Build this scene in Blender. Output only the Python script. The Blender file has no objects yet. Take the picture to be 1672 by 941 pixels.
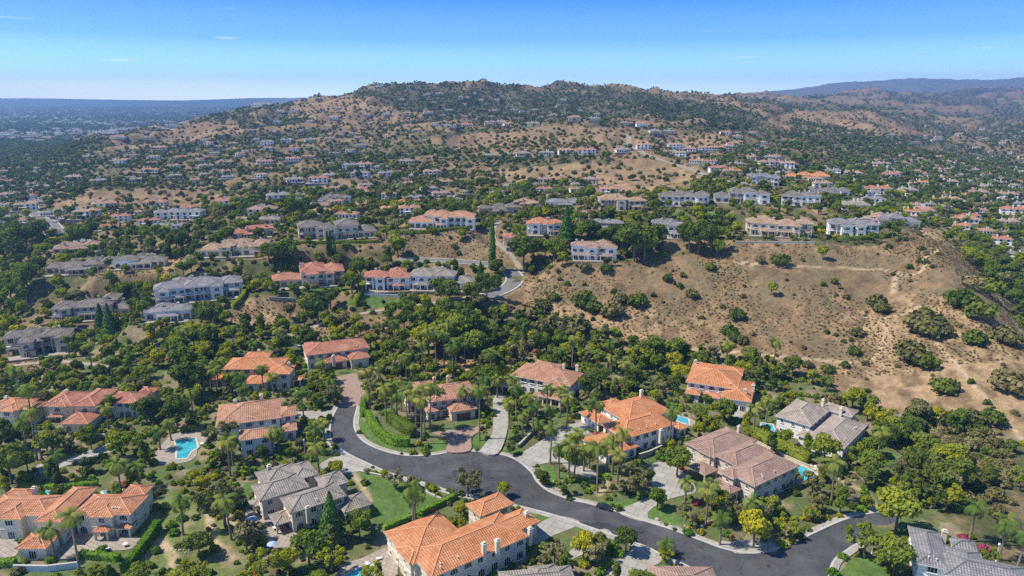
import bpy, math, random
import numpy as np
from mathutils import Vector
R = math.radians
random.seed(7); rng = np.random.default_rng(11)
scene = bpy.context.scene
COL = scene.collection

# ------------------------------------------------------------------ camera
CAMH, PITCH, F, CX, CY = 110.0, R(14.9), 1150.0, 836.0, 470.5
cp, sp = math.cos(PITCH), math.sin(PITCH)
cd = bpy.data.cameras.new('camera'); cam = bpy.data.objects.new('camera', cd); COL.objects.link(cam)
cam.location = (0, 0, CAMH); cam.rotation_euler = (R(90) - PITCH, 0, 0)
cd.sensor_width = 36; cd.lens = 36 * F / 1672; cd.clip_start = 1; cd.clip_end = 80000
scene.camera = cam
# ------------------------------------------------------------------ sky, sun, exposure
SUN_EL, SUN_AZ = R(54), R(-92)          # azimuth from +Y towards +X; sun stands to the left, a little beyond
sdir = Vector((math.sin(SUN_AZ) * math.cos(SUN_EL), math.cos(SUN_AZ) * math.cos(SUN_EL), math.sin(SUN_EL)))
SKYS = 0.11; SKYC = [(1.6,1.75,1.6,1),(1.15,1.5,1.65,1),(.55,1.05,1.5,1),(.20,.55,1.15,1),(.03,.22,.80,1)]
w = bpy.data.worlds.new('World'); scene.world = w; w.use_nodes = True
nt = w.node_tree; nt.nodes.clear()
def N(nt, t, **k):
    n = nt.nodes.new(t)
    for a, v in k.items(): setattr(n, a, v)
    return n
L = nt.links.new
tc = N(nt, 'ShaderNodeTexCoord'); sx = N(nt, 'ShaderNodeSeparateXYZ'); L(tc.outputs['Generated'], sx.inputs[0])
mz = N(nt, 'ShaderNodeMath', operation='MULTIPLY_ADD'); L(sx.outputs[2], mz.inputs[0]); mz.inputs[1].default_value = 4.6; mz.inputs[2].default_value = 0.1
cb = N(nt, 'ShaderNodeCombineXYZ'); L(sx.outputs[0], cb.inputs[0]); L(sx.outputs[1], cb.inputs[1]); L(mz.outputs[0], cb.inputs[2])
nm = N(nt, 'ShaderNodeVectorMath', operation='NORMALIZE'); L(cb.outputs[0], nm.inputs[0])
sky = N(nt, 'ShaderNodeTexSky', sky_type='NISHITA', sun_disc=False, sun_elevation=SUN_EL, sun_rotation=SUN_AZ, altitude=200, air_density=1.0, dust_density=0.4, ozone_density=2.0)
L(nm.outputs[0], sky.inputs[0])
hs = N(nt, 'ShaderNodeHueSaturation'); hs.inputs['Saturation'].default_value = 1.25; L(sky.outputs[0], hs.inputs['Color'])
# thin high cirrus: stretched noise low over the horizon
mp = N(nt, 'ShaderNodeMapping'); mp.inputs['Scale'].default_value = (7, 7, 75); L(tc.outputs['Generated'], mp.inputs[0])
nz = N(nt, 'ShaderNodeTexNoise'); nz.inputs['Scale'].default_value = 1.3; nz.inputs['Detail'].default_value = 6; L(mp.outputs[0], nz.inputs[0])
cr = N(nt, 'ShaderNodeMapRange'); cr.inputs[1].default_value = 0.665; cr.inputs[2].default_value = 0.85; cr.inputs[4].default_value = 0.6; L(nz.outputs[0], cr.inputs[0])
mx = N(nt, 'ShaderNodeMix', data_type='RGBA'); # a low bank of thin pale cloud over the plain to the left
bx = N(nt, 'ShaderNodeMapRange'); bx.inputs[1].default_value = -0.22; bx.inputs[2].default_value = -0.5; L(sx.outputs[0], bx.inputs[0]); bz = N(nt, 'ShaderNodeMapRange'); bz.inputs[1].default_value = 0.03; bz.inputs[2].default_value = 0.016; L(sx.outputs[2], bz.inputs[0])
bm1 = N(nt, 'ShaderNodeMath', operation='MULTIPLY'); L(bx.outputs[0], bm1.inputs[0]); L(bz.outputs[0], bm1.inputs[1]); bm2 = N(nt, 'ShaderNodeMath', operation='MULTIPLY_ADD'); L(bm1.outputs[0], bm2.inputs[0]); bm2.inputs[1].default_value = 0.75; L(cr.outputs[0], bm2.inputs[2]); bm2.use_clamp = True
L(bm2.outputs[0], mx.inputs[0]); L(hs.outputs[0], mx.inputs[6]); mx.inputs[7].default_value = (8, 8.6, 9, 1)
# pale band of bright air just over the horizon, deepening to blue, then the Nishita sky above
lo_ = N(nt, 'ShaderNodeValToRGB'); le = lo_.color_ramp.elements; le[0].position = 0.0; le[0].color = SKYC[0]; le[1].position = 1.0; le[1].color = SKYC[-1]
for i_, c_ in enumerate(SKYC[1:-1]): x_ = le.new((0.12, 0.3, 0.55)[i_]); x_.color = c_
zr_ = N(nt, 'ShaderNodeMapRange'); zr_.inputs[2].default_value = 0.14; L(sx.outputs[2], zr_.inputs[0]); L(zr_.outputs[0], lo_.inputs[0])
up_ = N(nt, 'ShaderNodeVectorMath', operation='SCALE'); L(lo_.outputs[0], up_.inputs[0]); up_.inputs['Scale'].default_value = 1 / SKYS
hi_ = N(nt, 'ShaderNodeMapRange'); hi_.inputs[1].default_value = 0.14; hi_.inputs[2].default_value = 0.45; L(sx.outputs[2], hi_.inputs[0])
bl_ = N(nt, 'ShaderNodeMix', data_type='RGBA'); L(hi_.outputs[0], bl_.inputs[0]); L(up_.outputs[0], bl_.inputs[6]); L(hs.outputs[0], bl_.inputs[7]); L(bl_.outputs[2], mx.inputs[6]); mx.inputs[7].default_value = (1.5 / SKYS, 1.5 / SKYS, 1.5 / SKYS, 1)
bg = N(nt, 'ShaderNodeBackground'); bg.inputs[1].default_value = SKYS; L(mx.outputs[2], bg.inputs[0])
wo = N(nt, 'ShaderNodeOutputWorld'); L(bg.outputs[0], wo.inputs[0])
sd = bpy.data.lights.new('sun', 'SUN'); sd.energy = 5.0; sd.angle = R(0.5); sd.color = (1, 0.93, 0.82)
so = bpy.data.objects.new('sun', sd); COL.objects.link(so); so.rotation_euler = sdir.to_track_quat('Z', 'Y').to_euler(); so.location = sdir * 500
scene.view_settings.view_transform = 'Standard'; scene.view_settings.look = 'None'
scene.view_settings.exposure = 0.4; scene.view_settings.gamma = 1
scene.cycles.max_bounces = 5; scene.cycles.diffuse_bounces = 2; scene.cycles.glossy_bounces = 2
scene.cycles.transmission_bounces = 2; scene.cycles.volume_bounces = 0; scene.cycles.transparent_max_bounces = 4
scene.cycles.use_denoising = False

# ------------------------------------------------------------------ noise
def _h(ix, iy, s):
    a = (ix.astype(np.int64) * 374761393 + iy.astype(np.int64) * 668265263 + s * 1442695041) & 0xffffffff
    a = ((a ^ (a >> 13)) * 1274126177) & 0xffffffff
    return ((a ^ (a >> 16)) & 0xffffff) / 16777215.0
def vn(x, y, s=0):
    x = np.asarray(x, float); y = np.asarray(y, float)
    x0 = np.floor(x); y0 = np.floor(y); fx = x - x0; fy = y - y0
    fx = fx * fx * fx * (fx * (fx * 6 - 15) + 10); fy = fy * fy * fy * (fy * (fy * 6 - 15) + 10)
    a, b, c, d = _h(x0, y0, s), _h(x0 + 1, y0, s), _h(x0, y0 + 1, s), _h(x0 + 1, y0 + 1, s)
    return a + (b - a) * fx + (c - a) * fy + (a - b - c + d) * fx * fy
def fbm(x, y, wl, s=0, o=4):
    t = 0; a = 1; n = 0
    for k in range(o):
        f = 2 ** k / wl; t = t + a * vn(x * f + 17.3 * k, y * f - 9.1 * k, s + k); n += a; a *= 0.5
    return t / n
def ridge(x, y, wl, s=0, o=4):
    t = 0; a = 1; n = 0
    for k in range(o):
        f = 2 ** k / wl; v = 1 - np.abs(2 * vn(x * f + 5.1 * k, y * f + 3.3 * k, s + 7 * k) - 1); t = t + a * v * v; n += a; a *= 0.45
    return t / n
def ss(a, b, x): t = np.clip((x - a) / (b - a), 0, 1); return t * t * (3 - 2 * t)

# ------------------------------------------------------------------ projection (used only to read positions off the photograph)
def proj(X, Y, Z):
    dz = Z - CAMH; zc = Y * cp - dz * sp; yc = Y * sp + dz * cp
    return CX + F * X / zc, CY - F * yc / zc
def zof(Y, py):
    t = (CY - py) / F; return CAMH + Y * (t * cp - sp) / (cp + t * sp)
def flat(px, py, h=0.0):                      # pixel -> world on the plane z = h
    t = (CY - py) / F; Y = (h - CAMH) * (cp + t * sp) / (t * cp - sp)
    zc = Y * cp - (h - CAMH) * sp; return (px - CX) * zc / F, Y

# terrain profile per image column: (distance, image row)
T = {
 -400: [(300,575),(420,480),(560,400),(900,318),(1500,255),(2500,222),(4500,200),(7500,183),(10200,174),(11700,163.5),(12700,163)],
 0: [(240,660),(300,600),(330,578),(420,480),(560,400),(800,330),(1300,270),(2300,230),(4500,200),(7500,183),(10200,174),(11700,163.5),(12700,163)],
 80: [(260,634),(330,556),(390,480),(470,420),(600,368),(800,322),(1100,278),(1500,252),(2300,236),(4500,202),(7500,183),(10200,174),(11700,164),(12700,163)],
 150: [(260,634),(340,545),(370,515),(400,448),(470,412),(620,345),(650,328),(780,306),(830,300),(1000,270),(1200,250),(1500,230),(1900,226),(2600,224),(4500,202),(7500,183),(10200,174),(11700,165.5),(12700,165)],
 300: [(270,617),(330,512),(350,490),(385,445),(420,420),(480,380),(620,350),(800,310),(1000,275),(1200,250),(1500,225),(1900,199),(2300,205),(2900,222),(4500,202),(7500,183),(10200,174),(11700,167.5),(12700,167)],
 400: [(280,602),(320,545),(350,500),(390,440),(420,412),(480,372),(620,342),(820,302),(1000,272),(1200,243),(1500,212),(1900,181),(2300,195),(2900,222),(4500,202),(7500,183),(10200,174),(11700,164),(12700,163)],
 500: [(285,595),(305,570),(345,520),(372,468),(400,420),(422,391),(470,370),(620,340),(850,300),(1000,270),(1200,240),(1550,200),(1850,172),(2000,157),(2300,180),(2900,222),(4500,202),(7500,183),(10200,174),(11700,161),(12700,160)],
 600: [(285,596),(310,560),(345,500),(365,474),(395,428),(422,392),(480,365),(660,330),(850,296),(1050,262),(1250,228),(1500,195),(1750,165),(1980,147),(2400,180),(3000,222),(4500,202),(9000,180.5),(12700,166)],
 700: [(250,646),(290,593),(310,560),(335,510),(355,477),(400,430),(430,375),(520,350),(700,320),(850,290),(1050,250),(1200,225),(1450,190),(1750,158),(2000,136),(2400,160),(3200,222),(6000,200),(9000,180.5),(12700,166)],
 780: [(250,646),(290,590),(312,556),(345,498),(372,462),(395,436),(430,380),(480,358),(620,330),(760,302),(900,275),(1100,240),(1250,218),(1500,188),(1800,160),(2060,140),(2500,165),(3200,222),(6000,200),(9000,180.5),(12700,166)],
 850: [(250,646),(288,596),(310,560),(345,500),(385,440),(420,400),(450,366),(560,345),(720,310),(820,285),(880,262),(1000,240),(1150,215),(1350,205),(1600,180),(1850,160),(2150,144),(2600,170),(3300,222),(6000,200),(9000,180.5),(12700,166)],
 920: [(250,646),(285,598),(300,572),(335,505),(375,436),(420,395),(450,360),(550,336),(680,310),(800,278),(860,260),(1000,240),(1150,210),(1400,198),(1700,175),(2000,156),(2250,140),(2700,160),(3400,200),(6000,190),(9000,180.5),(12700,166)],
 1000: [(250,646),(280,600),(300,570),(335,500),(375,430),(410,390),(450,346),(520,326),(640,312),(730,292),(820,263),(900,250),(1000,240),(1150,207),(1400,196),(1800,175),(2500,147),(3000,160),(4000,190),(9000,180.5),(12700,166)],
 1070: [(250,646),(285,590),(310,548),(345,485),(375,425),(405,390),(450,346),(520,322),(640,312),(740,290),(830,265),(930,250),(1100,238),(1280,212),(1500,196),(1800,178),(2700,149),(3200,160),(4000,185),(9000,180.5),(12700,166)],
 1150: [(245,655),(268,625),(290,590),(315,540),(345,480),(375,415),(405,385),(460,340),(520,320),(650,296),(720,282),(880,250),(1050,235),(1300,210),(1700,190),(2300,170),(2900,151),(3400,160),(4500,185),(9000,178),(12000,160),(12700,160)],
 1230: [(235,672),(262,632),(285,590),(310,540),(340,480),(370,418),(392,388),(410,380),(460,336),(510,322),(640,298),(780,280),(960,255),(1200,228),(1500,205),(1900,187),(2400,172),(3200,156),(4000,162),(9000,172),(11500,156),(12700,158)],
 1300: [(225,700),(255,640),(280,590),(305,540),(335,480),(365,425),(385,400),(402,384),(460,345),(500,330),(640,300),(800,280),(1100,255),(1600,220),(1900,195),(2100,183),(2700,186),(3500,166),(4500,154),(5500,160),(9000,165),(11500,147),(13000,150),(12700,155)],
 1400: [(195,770),(222,708),(250,640),(278,588),(308,530),(340,475),(368,428),(392,392),(412,386),(450,356),(500,342),(640,318),(820,296),(1050,275),(1400,250),(1750,226),(1950,200),(2150,185),(2700,190),(3400,174),(4400,158),(5200,150),(6500,160),(9000,163),(11500,137),(13000,140),(12700,150)],
 1450: [(184,800),(222,704),(245,650),(275,585),(310,520),(345,470),(370,432),(392,396),(412,388),(440,366),(480,349),(640,324),(850,300),(1050,280),(1400,250),(1800,225),(2100,203),(2400,194),(3200,180),(4200,163),(5200,149),(6500,158),(9000,163),(11500,133),(13000,137),(12700,150)],
 1510: [(172,836),(218,712),(243,650),(275,580),(310,512),(345,452),(372,405),(390,385),(420,384),(480,374),(640,344),(850,308),(1080,283),(1500,250),(1900,228),(2300,206),(3000,194),(4000,170),(5200,146),(6500,155),(9000,160),(11500,131),(13000,135),(12700,150)],
 1550: [(164,860),(218,702),(240,650),(275,572),(310,496),(342,430),(362,394),(400,398),(500,386),(600,370),(700,350),(850,320),(1100,290),(1600,250),(2300,220),(3000,200),(4000,180),(5000,160),(6200,141),(7500,155),(9000,158),(11500,133),(13000,136),(12700,150)],
 1610: [(158,880),(215,710),(240,640),(270,570),(298,500),(312,474),(345,474),(450,436),(560,390),(700,352),(850,322),(1100,292),(1600,252),(2300,222),(3000,202),(3800,182),(5000,158),(6300,136),(7500,152),(9000,158),(11500,136),(13000,137),(12700,150)],
 1672: [(152,910),(184,800),(205,735),(235,655),(255,605),(270,562),(300,562),(360,522),(460,452),(560,400),(720,350),(1000,300),(1400,262),(1900,232),(2600,210),(3600,184),(5200,160),(6300,142),(7500,155),(9000,158),(11500,129),(13000,134),(12700,150)],
 2100: [(152,915),(200,760),(240,690),(280,640),(330,570),(420,490),(560,402),(720,350),(1000,300),(1400,262),(1900,232),(2600,210),(3600,184),(5200,160),(6300,145),(7500,155),(9000,158),(11500,129),(13000,134),(12700,150)],
}
for k_ in T:                                   # middle ridges a touch lower, blue ranges a touch higher
    T[k_] = [(y_, v_ + (7 if (k_ >= 1300 and 3300 < y_ < 6600) else -4 if (k_ >= 1230 and y_ > 11000) else -2.5 if (k_ <= 600 and y_ > 11000) else 0)) for y_, v_ in T[k_]]
tY = np.exp(np.linspace(math.log(60), math.log(12700), 420)); tP = np.linspace(-400, 2100, 126)
keys = sorted(T); Zc = []
for k in keys:
    pts = T[k]; ys = [60.] + ([] if pts[0][0] < 215 else [210.]) + [p[0] for p in pts]
    zs = [0.] * (len(ys) - len(pts)) + [zof(p[0], p[1]) for p in pts]
    Zc.append(np.interp(np.log(tY), np.log(ys), zs))
Zc = np.array(Zc)
TZ = np.array([np.interp(tP, keys, Zc[:, i]) for i in range(len(tY))])        # rows Y, cols px
def gs(a, s, ax):
    r = int(3 * s); k = np.exp(-0.5 * (np.arange(-r, r + 1) / s) ** 2); k /= k.sum()
    p = np.pad(a, [(r, r) if i == ax else (0, 0) for i in (0, 1)], mode='edge')
    return sum(k[j] * np.take(p, range(j, j + a.shape[ax]), axis=ax) for j in range(2 * r + 1))
TZ = gs(gs(TZ, 1.6, 1), 2.0, 0)
def bil(tab, fi, fj):
    fi = np.clip(fi, 0, tab.shape[0] - 1.001); fj = np.clip(fj, 0, tab.shape[1] - 1.001)
    i = fi.astype(int); j = fj.astype(int); a = fi - i; b = fj - j
    return tab[i, j] * (1 - a) * (1 - b) + tab[i + 1, j] * a * (1 - b) + tab[i, j + 1] * (1 - a) * b + tab[i + 1, j + 1] * a * b
def base_h(X, Y):
    X = np.asarray(X, float); Y = np.asarray(Y, float)
    fi = (np.log(np.clip(Y, 60, 12700)) - math.log(60)) / (math.log(12700) - math.log(60)) * 419
    Z = np.zeros_like(Y)
    for _ in range(4):
        px = CX + F * X / (Y * cp - (Z - CAMH) * sp); Z = bil(TZ, fi, (px + 400) / 2500 * 125)
    return Z
NY, NS, Y0, Y1, S1 = 900, 760, 62.0, 12600.0, 1.12
GY = np.exp(np.linspace(math.log(Y0), math.log(Y1), NY)); GS = np.linspace(-S1, S1, NS)
gY, gS = np.meshgrid(GY, GS, indexing='ij'); gX = gY * gS
gZ = base_h(gX, gY)
gpx, gpy = proj(gX, gY, gZ)
plain = np.maximum(ss(480, 400, gpx) * ss(2300, 2900, gY), ss(140, 60, gpx) * ss(900, 1500, gY))
val = ss(1330, 1450, gpx) * ss(560, 700, gY) * ss(1500, 1150, gY)
lowl = ss(200, 60, gpx) * ss(420, 520, gY)
calm = (1 - plain) * (1 - 0.75 * val) * (1 - 0.7 * lowl)
dn = 0
for wl, amp, a, b, s in ((1500, 130, 2600, 5500, 1), (520, 66, 1000, 2600, 2), (210, 42, 600, 1500, 3), (95, 15.0, 420, 900, 4), (42, 3.0, 300, 460, 5), (14, 1.1, 290, 340, 6), (5.5, 0.45, 285, 330, 8)):
    dn = dn + amp * ss(a, b, gY) * (ridge(gX + 60 * vn(gX / 300, gY / 300, 9), gY, wl, s) - 0.48)
far_calm = 1 - 0.6 * ss(9500, 11500, gY)
gZ = gZ + dn * calm * far_calm
gZ = gZ + plain * 6 * (fbm(gX, gY, 1500, 40) - 0.5)
def H(X, Y):
    X = np.asarray(X, float); Y = np.asarray(Y, float)
    fi = (np.log(np.clip(Y, Y0, Y1)) - math.log(Y0)) / (math.log(Y1) - math.log(Y0)) * (NY - 1)
    return bil(gZ, fi, (X / np.maximum(Y, 1) + S1) / (2 * S1) * (NS - 1))
_ys = np.exp(np.linspace(math.log(100), math.log(12500), 2500))
def P(px, py):                                # pixel -> world point on the terrain
    t = (CY - py) / F
    dzc = (t * cp - sp) / (cp + t * sp); zr = CAMH + _ys * dzc
    xr = (px - CX) * (_ys * cp - (zr - CAMH) * sp) / F
    d = zr - H(xr, _ys); hit = np.nonzero(d <= 0)[0]
    if len(hit) == 0: i = int(np.argmin(d))
    else: i = hit[0]
    if i > 0 and d[i] < 0:
        f = d[i - 1] / (d[i - 1] - d[i]); Y = _ys[i - 1] + f * (_ys[i] - _ys[i - 1])
    else: Y = _ys[i]
    z = CAMH + Y * dzc; X = (px - CX) * (Y * cp - (z - CAMH) * sp) / F
    return float(X), float(Y), float(H(X, Y))
def kpx(Y, Z=0.0): return F / (Y * cp - (Z - CAMH) * sp)
def inpoly(px, py, poly):
    px = np.asarray(px, float); py = np.asarray(py, float); r = np.zeros(px.shape, bool); n = len(poly)
    for i in range(n):
        x1, y1 = poly[i]; x2, y2 = poly[(i + 1) % n]
        if y1 == y2: continue
        c = ((y1 > py) != (y2 > py)) & (px < (x2 - x1) * (py - y1) / (y2 - y1) + x1); r ^= c
    return r
def smooth(pts, n=6, closed=False):
    pts = [np.array(p, float) for p in pts]; out = []; m = len(pts)
    for i in range(m if closed else m - 1):
        if closed: p0, p1, p2, p3 = pts[i - 1], pts[i], pts[(i + 1) % m], pts[(i + 2) % m]
        else: p0, p1, p2, p3 = pts[max(i - 1, 0)], pts[i], pts[i + 1], pts[min(i + 2, m - 1)]
        for k in range(n):
            t = k / n; out.append(0.5 * (2 * p1 + (p2 - p0) * t + (2 * p0 - 5 * p1 + 4 * p2 - p3) * t * t + (3 * p1 - p0 - 3 * p2 + p3) * t ** 3))
    if not closed: out.append(pts[-1])
    return [tuple(p) for p in out]
def zm(x0, y0, s): return lambda *pts: [(x0 + u / s, y0 + v / s) for u, v in pts]
Z1, Z2, Z3, Z4 = zm(0, 560, 2.469), zm(400, 560, 2.469), zm(800, 560, 2.469), zm(1200, 560, 2.470)
A1, C2, N3, D4, G5, I6, K7, M8, B9 = zm(0,770,5.504), zm(400,730,5.883), zm(610,790,5.766), zm(340,560,4.704), zm(640,590,5.225), zm(880,620,5.535), zm(1100,570,3.484), zm(1380,780,5.726), zm(0,600,5.882)

# ------------------------------------------------------------------ traced street plan
up_edge = [(584,663),(578,694),(590,718),(619,734),(659,744),(700,744),(744,738),(785,738),(820,743),(844,752),(867,771),(877,787),(897,803),(934,817),(962,823),(1011,837),(1055,852),(1100,866),(1148,884),(1181,896),(1210,902),(1240,903),(1287,890),(1334,868),(1378,849),(1419,839),(1480,832),(1560,836),(1640,850)]
lo_edge = [(552,663),(540,690),(541,720),(562,738),(602,758),(643,775),(700,791),(744,805),(795,815),(840,825),(909,843),(970,864),(1051,892),(1083,908),(1116,922),(1150,941),(1190,985)]
br_edge = [(1352,985),(1354,941),(1362,916),(1382,900),(1402,888),(1450,872),(1520,866),(1600,880)]
UP, LO, BR = smooth(up_edge), smooth(lo_edge), smooth(br_edge)
ROAD = UP + BR[::-1] + LO[::-1]
pave_brick = [(540,607),(578,605),(586,622),(602,628),(604,637),(590,649),(584,663),(552,663),(561,646),(562,636),(549,622)]
DRIVES = [ # (polygon, tone)
 (pave_brick, 'brick'),
 (G5((240,525),(350,500),(540,520),(700,505),(770,530),(760,600),(680,660),(665,775),(470,785),(480,700),(440,650),(330,620)), 'brick'),
 (G5((870,320),(980,290),(985,420),(985,600),(905,800),(760,780),(850,640),(865,500)), 'conc'),
 (Z3((103,467),(200,400),(300,340),(370,320),(400,335),(395,370),(330,370),(290,420),(285,462),(400,510),(440,520),(400,545),(330,520),(270,480),(170,500),(150,490)), 'conc'),
 (Z3((518,684),(600,640),(660,610),(640,540),(640,500),(690,480),(740,500),(800,540),(830,600),(760,620),(700,640),(640,680),(628,722)), 'conc'),
 (Z3((180,745),(270,700),(365,728),(250,780),(180,815)), 'conc'),
 (Z3((290,870),(440,755),(495,775),(460,810),(340,870),(310,885)), 'conc'),
 (Z3((460,945),(590,820),(665,845),(695,880),(620,920),(600,960)), 'conc'),
 (Z2((300,495),(400,450),(495,488),(490,512),(420,525),(380,530)), 'conc'),
 (Z2((205,280),(345,275),(350,300),(300,310),(205,300)), 'conc'),
 (C2((10,620),(60,600),(520,850),(440,960),(200,960),(150,860),(20,800)), 'patio'),
 (A1((540,640),(700,560),(1240,590),(1160,705),(740,715),(640,790),(430,790),(440,700)), 'patio'),
 (A1((-60,620),(150,640),(140,760),(-60,765)), 'patio'),
 (K7((340,340),(440,335),(420,400),(350,400)), 'conc'),
 (Z3((930,800),(1010,815),(1060,845),(1030,850),(950,832)), 'conc'),
 (Z2((385,900),(470,870),(590,830),(600,960),(380,960)), 'patio'),
 (Z1((150,495),(240,475),(480,395),(500,410),(440,445),(260,500),(170,530)), 'conc'),
 (Z4((0,800),(130,800),(170,825),(150,845),(0,850)), 'conc'),
 (Z1((625,450),(690,375),(760,362),(850,370),(850,400),(800,420),(790,460),(740,485),(640,490)), 'patio'),
 (K7((470,535),(720,655),(830,690),(830,740),(790,775),(700,770),(690,700),(560,600),(470,560)), 'patio'),
 (I6((1190,300),(1400,360),(1400,420),(1360,430),(1180,380)), 'patio'),
]
LAWNS = [Z2((460,530),(560,545),(700,580),(790,630),(740,690),(690,700),(600,730),(530,730),(520,640),(500,590)),
 Z2((445,290),(500,330),(520,380),(640,430),(600,440),(520,410),(460,350),(440,320)),
 Z4((420,930),(500,850),(560,880),(640,941),(560,990),(420,990)), Z3((640,660),(700,650),(770,720),(740,740),(640,710)),
 Z3((200,490),(300,520),(330,580),(260,580),(230,540)), Z3((400,630),(500,640),(600,620),(540,670),(420,640)),
 Z2((750,400),(810,395),(815,430),(760,440)), G5((920,740),(1000,600),(1060,640),(1100,770),(1040,810)), G5((670,650),(760,600),(800,680),(760,750),(680,745)),
 Z3((160,670),(265,700),(180,740)), Z3((640,900),(700,875),(720,910),(680,950)), 
 Z2((60,600),(0,560),(0,640)), [(575,483),(600,482),(660,490),(664,500),(600,503),(566,500)], [(305,488),(380,486),(385,494),(320,497)],
 [(490,465),(560,466),(555,478),(500,476)], [(1370,328),(1430,328),(1440,345),(1385,345)], [(1100,345),(1170,345),(1170,352),(1100,352)],
 Z4((600,450),(680,450),(680,500),(610,500)), Z2((520,890),(590,900),(600,945),(520,945))]
POOLS = [(Z1((706,397),(788,388),(795,425),(770,440),(755,467),(712,470),(716,430)), 'kidney swimming pool of bright turquoise water among shrubs and palms'),
 (K7((702,667),(735,672),(806,715),(800,742),(745,752),(705,722)), 'turquoise swimming pool beside the gabled end of the brown roofed house'),
 (I6((1195,325),(1345,368),(1355,415),(1290,400),(1200,350)), 'long blue swimming pool behind the orange roof with the white chimney'),
 (Z2((400,945),(458,912),(495,928),(490,962),(420,970)), 'blue pool corner at the lower edge beside the largest orange roof'),
 (K7((500,425),(560,435),(575,470),(540,480),(500,455)), 'small blue pool beside the hedge and the white walled grey brown roofed house'),
 (A1((350,190),(420,180),(530,180),(500,205),(380,212)), 'pale blue pool behind the middle of the barrel tiled villa'),
 (A1((925,185),(1080,175),(1085,205),(940,212)), 'pale blue pool behind the east wing of the barrel tiled villa')]
DRY = [[(790,490),(850,455),(900,440),(1000,432),(1100,420),(1180,400),(1220,390),(1330,400),(1460,400),(1500,370),(1545,375),(1600,440),(1672,540),(1700,720),(1560,690),(1500,680),(1440,665),(1300,610),(1230,590),(1130,575),(1040,560),(980,550),(900,520),(840,510)],
 [(380,495),(440,488),(490,490),(490,510),(450,530),(370,530)], [(610,385),(660,380),(800,375),(830,400),(815,425),(640,422),(600,400)], [(150,440),(300,420),(300,440),(160,462)],
 [(80,325),(200,312),(330,310),(400,330),(330,350),(230,345),(140,350),(90,345)], [(960,318),(985,275),(1000,252),(1060,242),(1130,268),(1165,290),(1110,318),(1040,322)],
 [(690,228),(800,215),(900,205),(1020,207),(1060,228),(1040,245),(900,252),(760,255)], [(740,280),(860,272),(980,262),(1000,290),(860,300)], [(480,160),(560,155),(700,190),(600,215),(470,190)],
 [(1230,205),(1300,180),(1420,183),(1530,218),(1480,224),(1360,216),(1280,218)], [(1400,250),(1480,235),(1540,240),(1520,258),(1420,258)], [(1570,272),(1645,265),(1645,285),(1580,292)],
 [(1285,252),(1350,245),(1352,264),(1285,268)], [(0,585),(80,590),(140,600),(60,610),(0,605)], [(470,540),(560,530),(650,515),(690,520),(680,560),(600,560)], [(1180,395),(1240,400),(1340,402),(1340,412),(1200,415)],
 [(170,225),(300,205),(380,195),(400,215),(300,235),(200,245)], [(1060,225),(1180,215),(1200,240),(1130,262)], [(640,600),(760,560),(790,590),(700,620)]]
PATHS = [ # dirt tracks: polyline in photo, half width px
 ([(1130,568),(1200,575),(1280,583),(1400,592),(1432,580),(1445,550),(1448,530)],.8), ([(1200,428),(1300,436),(1400,439),(1440,440),(1490,450),(1512,432),(1508,420)],.7),
 ([(1512,420),(1540,405),(1580,400)],.9), ([(1462,450),(1458,480)],1.2), ([(1440,520),(1480,512),(1500,500)],.9),
 ([(1560,380),(1600,440),(1640,500),(1680,560)],.8), ([(1530,560),(1600,640),(1672,720)],.6),
 (Z1((850,620),(843,700),(860,780),(900,840),(940,870)),.9), (Z1((655,800),(675,830),(700,870),(690,910)),1.0), (A1((1440,600),(1350,720),(1240,860),(1190,960)),1.3), (Z1((500,470),(560,480),(620,470)),.8), (Z1((920,700),(960,760),(1000,790)),.7), (Z2((200,190),(260,230),(320,215)),.8), (Z2((430,520),(480,590),(500,640)),.8), (Z4((440,560),(520,600),(560,660),(540,690)),.9), (Z4((640,400),(690,460),(690,510)),.9), (Z3((400,520),(470,560),(440,610)),.8), (Z1((900,250),(960,300),(1000,330)),.8)]
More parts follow.
